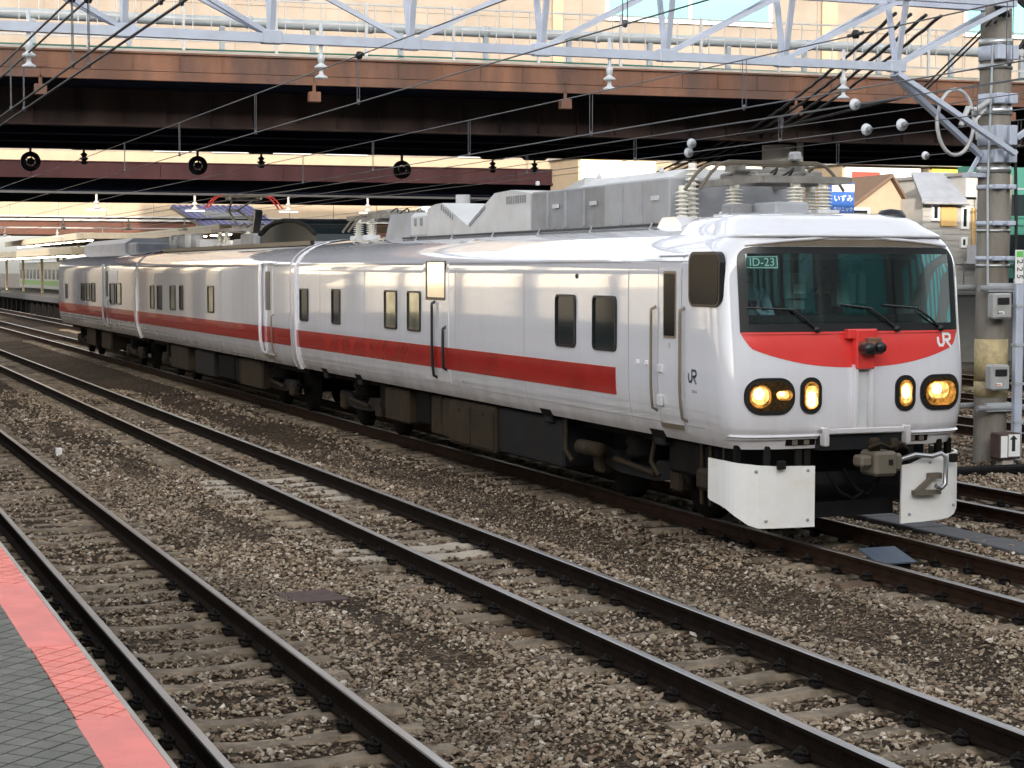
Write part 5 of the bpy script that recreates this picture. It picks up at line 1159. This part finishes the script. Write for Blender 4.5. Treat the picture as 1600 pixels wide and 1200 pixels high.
h2 = thing('slate_roof_house', 'white boarded house with pale slate roof and yellow panels left of the pole', 'house', (0,0,0), 'houses beyond the railway')
MB().box(39.7, 42.9, 59.5, 68, -.45, 5.45).build('wall', 'bldg_white', h2)
for k in range(26): MB().box(39.69, 42.91, 59.47, 59.5, -.3+.22*k, -.3+.22*k+.20).build('siding_board', 'bldg_white', h2)
MB().add([(39.4,59.1,5.25),(41.4,59.1,5.25),(41.75,60.6,6.35),(39.9,60.6,6.35),(39.4,59.1,5.38),(41.4,59.1,5.38),(41.75,60.6,6.48),(39.9,60.6,6.48)], [(0,1,2,3),(7,6,5,4),(0,4,5,1),(1,5,6,2),(2,6,7,3),(3,7,4,0)]).build('roof', 'roof_slate', h2)
MB().box(41.4, 43.1, 59.2, 68, 5.5, 6.3).build('upper_storey', 'bldg_white', h2); MB().box(41.3, 43.2, 59.0, 68, 6.3, 6.42).build('eave', 'bldg_grey', h2)
win(h2, 40.05, 40.4, 59.44, 4.6, 5.2, 'win_dark', 0); win(h2, 41.35, 41.7, 59.44, 4.3, 5.15, 'win_dark', 0); win(h2, 41.35, 41.65, 59.44, 3.6, 4.0, 'win_dark', 0)
for (ax, az) in ((39.85, 3.9), (42.2, 2.4)): ac = MB().cbox(ax, ax+.45, 59.1, 59.44, az, az+.32, .02).build('air_conditioner', 'box_grey', h2)
MB().tube([(39.45,59.05,5.24),(41.45,59.05,5.24)], .05, 6).build('gutter', 'roof_grey_dark', h2)
MB().box(41.3,43.0,58.9,59.2,3.0,3.08).box(41.3,43.0,58.9,58.94,3.08,3.7).build('balcony', 'roof_grey', h2)
MB().box(40.45, 41.15, 59.38, 59.47, 4.4, 5.15).build('shutter', 'bldg_yellow', h2); MB().box(41.85, 42.75, 59.38, 59.47, 3.1, 5.1).build('shutter', 'bldg_yellow', h2)
for k in range(3): MB().tube([(41.9+.42*k,59.2,-.3),(41.9+.42*k,59.2,6.0)], .03, 6).build('downpipe', 'roof_grey_dark', h2)
up = thing('utility_pole', 'thin leaning utility pole before the slate roofed house', 'pole', (41.2, 56.5, -.4)); MB().tube([(0,0,0),(.25,0,6.6)], [.10,.07], 8).build('shaft', 'concrete_pole', up); MB().bar((-.4,0,6.1),(.9,0,6.1), .06,.06).build('crossarm', 'roof_grey_dark', up)
gb = thing('green_building', 'dark green building with window bands at the right edge', 'building', (0,0,0))
MB().box(44.0, 60, 61, 63.5, -.45, 6.9).build('wall', 'bldg_green', gb)
for z in (1.2, 2.9, 4.5, 5.7): MB().box(43.9, 60, 60.9, 61, z, z+.10).build('ledge', 'bldg_green', gb)
for z in (1.5, 3.2, 4.8):
    for k in range(6): win(gb, 44.5+2.6*k, 46.8+2.6*k, 60.97, z, z+1.0, 'win_dark', 1, 'bldg_green', .07)
MB().box(43.9,44.15,60.7,60.98,-.4,6.9).build('corner_trim', 'bldg_white', gb)
fw = thing('boundary_wall', 'low grey wall with a pale cap beyond the far tracks', 'wall', (0,0,0))
for k in range(14): MB().box(24+2.4*k+.02, 24+2.4*k+2.38, 54, 54.2, -.45, 1.9).build('wall_panel', 'bldg_grey', fw)
MB().box(24, 57.6, 53.95, 54.25, 1.9, 2.02).build('wall_cap', 'bldg_white', fw)
for k in range(30): MB().tube([(24+1.15*k,54.1,2.0),(24+1.15*k,54.1,3.0)], .03, 6).build('wall_post', 'roof_grey_dark', fw)
MB().tube([(24,54.1,2.95),(57,54.1,2.95)], .03, 6).build('wall_rail', 'roof_grey_dark', fw)

# ---- far left: third bridge, platform, canopies, green striped train
b3 = thing('far_bridge', 'orange girder bridge with cream wall at the far left', 'bridge', (0,0,0))
for k in range(12): MB().box(-10+5*k+.02, -10+5*k+4.98, 150, 150.2, 5.55, 6.62).build('fascia_girder', 'bridge_orange', b3)
MB().box(-10, 50, 150.2, 160, 5.6, 6.9).build('deck', 'bridge_soffit', b3)
for k in range(16): MB().box(-10+3.75*k+.03, -10+3.75*k+3.72, 150.05, 150.3, 7.05, 8.5).build('wall_panel', 'bldg_cream', b3)
MB().box(-10, 50, 149.7, 150.4, 6.64, 7.04).build('walkway_edge', 'bldg_white', b3)
for x in (11, 24, 36): MB().lathe((x,153,-.45), [(.5,0),(.5,6.1),(0,6.1)], 14).build('pier', 'concrete', b3)
fp = thing('far_platform', 'distant island platform with dark side face at the far left', 'platform', (0,0,0))
MB().box(15.4, 20.6, 92, 190, .72, 1.05).build('slab', 'trough_conc', fp)
for k in range(32): MB().box(15.6,15.9,92.2+3*k,92.6+3*k,-.4,.55).build('pillar', 'dark_under', fp)
MB().box(17, 20.5, 92.2, 190, -.4, .55).build('core', 'dark_under', fp)
for i, (x0, x1, y0, y1, z, lab) in enumerate(((14.6, 20.8, 104, 190, 3.75, 'long low platform canopy with cream edge at the far left'), (20.2, 30.0, 92, 118, 4.75, 'brown platform canopy with pale edge below the striped roof'), (17.5, 24.5, 120, 165, 4.85, 'small canopy roof in front of the orange bridge'))):
    cn = thing('platform_canopy', lab, 'canopy', (0,0,0), 'platform canopies in the distance')
    MB().prism([(x0,z+.25),(x0,z+.05),((x0+x1)/2,z-.15),(x1,z+.05),(x1,z+.25),((x0+x1)/2,z+.1)], 'Y', y0, y1).build('roof', 'canopy_brown', cn)
    MB().box(x0-.05, x0-.005, y0, y1, z-.12, z+.30).build('fascia', 'canopy_cream', cn); MB().box(x0, x1, y0-.06, y0-.005, z-.10, z+.28).build('fascia', 'canopy_cream', cn)
    n = int((y1-y0)/6)
    for k in range(0, n, 2):
        MB().box((x0+x1)/2-.09,(x0+x1)/2+.09,y0+2+6*k,y0+2.18+6*k,1.05,z).build('column', 'canopy_cream', cn)
    for k in range(n*2): MB().box(x0+.6, x0+.8, y0+1+3*k, y0+2.2+3*k, z-.22, z-.16).build('tube_light', 'tube_glow', cn)
gt = thing('green_striped_train', 'stainless commuter train with a green band at the far left platform', 'train', (0,0,0))
GX = 20.9
MB().cbox(GX, GX+2.9, 96, 185, 1.0, 3.55, .12).build('body', 'stainless', gt); MB().box(GX-.006, GX+2.906, 96.1, 184.9, 1.42, 1.82).build('green_band', 'train_green', gt); MB().box(GX+.1,GX+2.8,96.2,184.8,.3,1.0).build('underframe', 'dark_under', gt)
for k in range(34): MB().box(GX-.012, GX+.01, 97+2.6*k, 98.5+2.6*k, 1.95, 2.8).build('window', 'win_dark', gt)
MB().box(GX+.3,GX+2.6,95.985,95.999,1.95,3.1).build('front_window', 'win_dark', gt)
# striped sloping stair roof
sr = thing('striped_roof', 'sloping white and purple striped stair roof behind the train roof', 'roof', (0,0,0))
a, b, c_, d = Vector((21.2,110,6.55)), Vector((26.0,110,6.60)), Vector((27.0,107,5.35)), Vector((23.2,107,4.85))
MB().add([a,b,c_,d]+[p+Vector((0,.3,-.15)) for p in (a,b,c_,d)], [(0,1,2,3),(7,6,5,4),(0,4,5,1),(1,5,6,2),(2,6,7,3),(3,7,4,0)]).build('slab', 'bldg_white', sr)
for k in range(13):
    s0, s1 = (k+.15)/13, (k+.65)/13; up_ = Vector((0,-.03,.06))
    q = [a.lerp(b,s0)+up_, a.lerp(b,s1)+up_, d.lerp(c_,s1)+up_, d.lerp(c_,s0)+up_]; MB().add(q+[p-up_*.5 for p in q], [(0,1,2,3),(7,6,5,4),(0,4,5,1),(1,5,6,2),(2,6,7,3),(3,7,4,0)]).build('stripe', 'stripe_purple', sr)
MB().bar(a.lerp(d,.55)+Vector((0,-.1,.1)), b.lerp(c_,.55)+Vector((0,-.1,.1)), .10, .10).build('batten', 'bldg_white', sr)
for x in (22.5, 25.8): MB().box(x-.1,x+.1,108.4,108.6,-.4,5.6).build('post', 'roof_grey', sr)
# distant gantries with bell insulators under the bridges
for i, (yy, zz, lab) in enumerate(((66.0, 5.45, 'distant gantry beam with white insulators before the mauve bridge'), (100.0, 5.5, 'distant gantry beam under the mauve bridge'), (128.0, 5.6, 'far gantry beam before the orange bridge'))):
    g = thing('far_gantry', lab, 'gantry', (0,0,0), 'distant gantries')
    MB().box(-2, 34, yy-.04, yy+.04, zz-.04, zz+.04).build('beam', 'bldg_white' if i == 2 else 'cable_black', g)
    for x in (2.785, 6.24, 10.12, 13.58, 17.0, 20.0): MB().lathe((x,yy,zz-.55), [(0,0),(.13,0),(.13,.04),(.05,.10),(.05,.16),(.11,.18),(.11,.22),(.04,.28),(.04,.5),(0,.5)], 10).build('insulator', 'concrete', g); MB().box(x-.35,x+.35,yy-.04,yy+.04,zz-.62,zz-.56).build('hanger_bar', 'fence_steel', g)
    for x in (-2, 34): MB().box(x-.12,x+.12,yy-.12,yy+.12,-.4,zz+.05).build('post', 'concrete_pole', g)

# ---- behind and left of the camera: what the paint and the glass mirror, and what shades the yard
st = thing('yard_shade_block', 'large unseen block added behind the camera to shade the yard', 'building', (0,0,0))  # unseen occluder, added to keep the low sun off train and tracks
MB().box(-130, 110, -78, -60, 7.0, 36).build('wall', 'bldg_grey', st); MB().box(-130, 110, -78, -64, -.4, 7.0).build('base_wall', 'bldg_grey', st)
for k in range(26):
    for z in (10, 18, 26): MB().box(-100+7.5*k, -96+7.5*k, -59.98, -59.9, z, z+5).build('window', 'win_teal', st)
for k in range(26): MB().box(-95.4+7.5*k, -94.6+7.5*k, -60.2, -59.98, 7.0, 35.5).build('pilaster', 'bldg_white', st)
stair = thing('stairway', 'sloping stair enclosure behind the camera', 'stairway', (0,0,0))
MB().prism([(-.6,1.2),(-.6,3.6),(-15.9,10.2),(-15.9,7.2)], 'X', -5.5, -2.6).build('flank', 'bldg_white', stair)
lb = thing('side_reflection_block', 'unseen cream facade with brown pilasters, added left of the frame for reflections in the train', 'building', (0,0,0))  # unseen bright wall, added as something sunlit for the train side to mirror
MB().box(-44, -1, 72, 84, -.4, 9.5).build('wall', 'facade_cream', lb)
for k in range(17): MB().box(-43.2+2.5*k,-42.5+2.5*k,71.96,72.0,5.2,7.0).build('window', 'win_dark', lb)
for k in range(6): MB().box(-41.7+7.5*k,-41.1+7.5*k,71.6,72.0,-.4,9.2).build('pilaster', 'bldg_brown' if k % 3 == 0 else 'bldg_grey', lb)
lc = thing('far_reflection_block', 'unseen tall striped facade added far left of the frame for reflections in the train', 'building', (0,0,0))  # unseen wall, its strips added to streak the reflections on the rear cars
MB().box(-36, 5, 101, 112, -.4, 13).build('wall', 'facade_cream', lc)
rr = random.Random(3); xx = -35.8
while xx < 4.4:
    ww = rr.uniform(.35, 1.3); MB().box(xx, xx+ww, 100.75, 101.0, -.4, rr.choice((3.2, 12.5, 12.5))).build('facade_strip', rr.choice(('bldg_brown','concrete_light','bldg_grey','bldg_brown','dark_under','dark_under')), lc); xx += ww + rr.uniform(.25, 1.0)
yb_ = thing('sky_reflection_blocker', 'unseen plain grey block added right of the frame to hide sky from the windscreen', 'building', (0,0,0))  # unseen blocker, added so the windscreen edge mirrors no bright sky
MB().box(62, 76, -58, 34, -.4, 23).build('wall', 'bldg_grey', yb_)
for k in range(16):
    for z in (2, 7, 12, 17): MB().box(61.9, 62.0, -54+5.4*k, -51+5.4*k, z, z+2.6).build('window', 'win_teal', yb_)
pc_ = thing('near_canopy', 'platform canopy on white columns left of the frame', 'canopy', (0,0,0))
MB().box(-5.5, -.6, 18, 68, 4.4, 4.6).build('roof', 'canopy_cream', pc_)
for k in range(9): MB().tube([(-2.6,20+6*k,1.1),(-2.6,20+6*k,4.4)], .14, 10).build('column', 'bldg_white' if k % 2 else 'bridge_rust', pc_)
# ================================================================== CAB CREW
def person(label, loc, top, pants, lean, handpose, rz=0.0):
    # one continuous skinned body: pelvis, spine, neck, head, arms and legs
    J = {'pel':(0,0,.90),'sp':(0,-.02,1.10),'ch':(0,-.05-lean*.5,1.32),'nk':(0,-.07-lean,1.48),'hd':(0,-.09-lean,1.58),'tp':(0,-.09-lean,1.70)}
    E_ = [('pel','sp'),('sp','ch'),('ch','nk'),('nk','hd'),('hd','tp')]; rad = {'pel':(.15,.12),'sp':(.15,.11),'ch':(.17,.12),'nk':(.055,.055),'hd':(.080,.098),'tp':(.055,.065)}
    for s, n in ((-1,'l'),(1,'r')):
        J['sh'+n] = (s*.19,-.05-lean*.8,1.40); J['el'+n] = (s*.27,-.12-lean,1.15); J['wr'+n] = tuple(handpose[n][0]); J['hn'+n] = tuple(handpose[n][1])
        J['hp'+n] = (s*.10,0,.86); J['kn'+n] = (s*.11,-.03,.48); J['an'+n] = (s*.11,.0,.08); J['to'+n] = (s*.12,-.15,.035)
        E_ += [('ch','sh'+n),('sh'+n,'el'+n),('el'+n,'wr'+n),('wr'+n,'hn'+n),('pel','hp'+n),('hp'+n,'kn'+n),('kn'+n,'an'+n),('an'+n,'to'+n)]
        rad.update({'sh'+n:(.072,.072),'el'+n:(.048,.048),'wr'+n:(.032,.032),'hn'+n:(.042,.025),'hp'+n:(.095,.095),'kn'+n:(.062,.062),'an'+n:(.045,.045),'to'+n:(.04,.03)})
    keys = list(J); me = bpy.data.meshes.new('person_body'); me.from_pydata([J[k] for k in keys], [(keys.index(a), keys.index(b)) for a, b in E_], [])
    o = bpy.data.objects.new('tmp_person', me); COL.objects.link(o); sk = o.modifiers.new('s', 'SKIN'); o.modifiers.new('d', 'SUBSURF').levels = 2
    for i, k in enumerate(keys): me.skin_vertices[0].data[i].radius = rad[k]; me.skin_vertices[0].data[i].use_root = (k == 'pel')
    dg = bpy.context.evaluated_depsgraph_get(); m2 = bpy.data.meshes.new_from_object(o.evaluated_get(dg)); bpy.data.objects.remove(o)
    for m in ('skin', top, pants, 'glove_white'): m2.materials.append(M[m])
    hw = [Vector(J['hnl']), Vector(J['hnr'])]
    for p in m2.polygons:
        c = p.center; p.use_smooth = True
        p.material_index = 3 if min((c-h).length for h in hw) < .085 else 0 if c.z > 1.47 else 2 if c.z < .95 else 1
    t = thing('person', label, 'person', loc); t.rotation_euler.z = rz
    b = link('body', m2, t)
    hx, hy, hz = J['hd']; hr = MB(); hr.lathe((hx, hy+.02, hz+.02), [(.100,-.02),(.108,.04),(.100,.10),(.075,.14),(.03,.165),(0,.168)], 14); hr.build('hair', 'hair', t)
    fc_ = MB(); 
    for s in (-1, 1): fc_.lathe((hx+s*.034, hy-.098, hz+.015), [(0,-.012),(.013,-.006),(.014,.004)], 8, axis='Y')
    fc_.tube([(hx-.028,hy-.098,hz-.055),(hx+.028,hy-.098,hz-.055)], .006, 5); fc_.build('face', 'hair', t)
    MB().tube([(hx,hy-.09,hz+.005),(hx,hy-.118,hz-.022),(hx,hy-.09,hz-.03)], .012, 6).build('nose', 'skin', t)
    for n in 'lr':   # fingers, curled round what the hand holds
        h, wv = Vector(J['hn'+n]), Vector(J['wr'+n]); d = (h-wv).normalized(); sd_ = d.cross(Vector((0,0,1))).normalized(); fg = MB()
        for i, ln in enumerate((.055,.065,.06,.045)):
            q = h + sd_*(.024*(i-1.5)); fg.tube([q, q+d*ln*.6+Vector((0,0,-.008)), q+d*ln*.9+Vector((0,0,-.035))], [.009,.0085,.007], 6)
        th_ = h - d*.02 + sd_*(-.035 if n == 'l' else .035); fg.tube([th_, th_+d*.03+Vector((0,0,.012)), th_+d*.05+Vector((0,0,.005))], [.010,.009,.008], 6); fg.build('fingers', 'glove_white', t)
    return t
person('crew member in pale blue shirt and white gloves holding a camera in the cab', (XC-.62, Y0+1.38, 1.10), 'shirt_blue', 'suit_navy', .12, {'l':((-.20,-.36,1.20),(-.13,-.41,1.27)),'r':((.10,-.36,1.20),(.02,-.41,1.27))}, R(-10))
cmr = thing('camera_in_hand', 'small black camera held by the blue shirted crew member', 'camera', (XC-.75, Y0+.93, 2.385)); MB().cbox(-.07,.07,-.03,.03,-.045,.045,.01).build('camera_body', 'black_paint', cmr); MB().lathe((0,-.03,0), [(0,-.05),(.032,-.05),(.034,0),(.034,.01)], 12, axis='Y').build('lens', 'black_rubber', cmr)
person('crew member in dark suit seen behind the middle of the windscreen', (XC+.36, Y0+1.45, 1.02), 'suit_navy', 'suit_navy', .05, {'l':((-.22,-.36,1.10),(-.20,-.43,1.10)),'r':((.22,-.36,1.10),(.20,-.43,1.10))}, R(4))
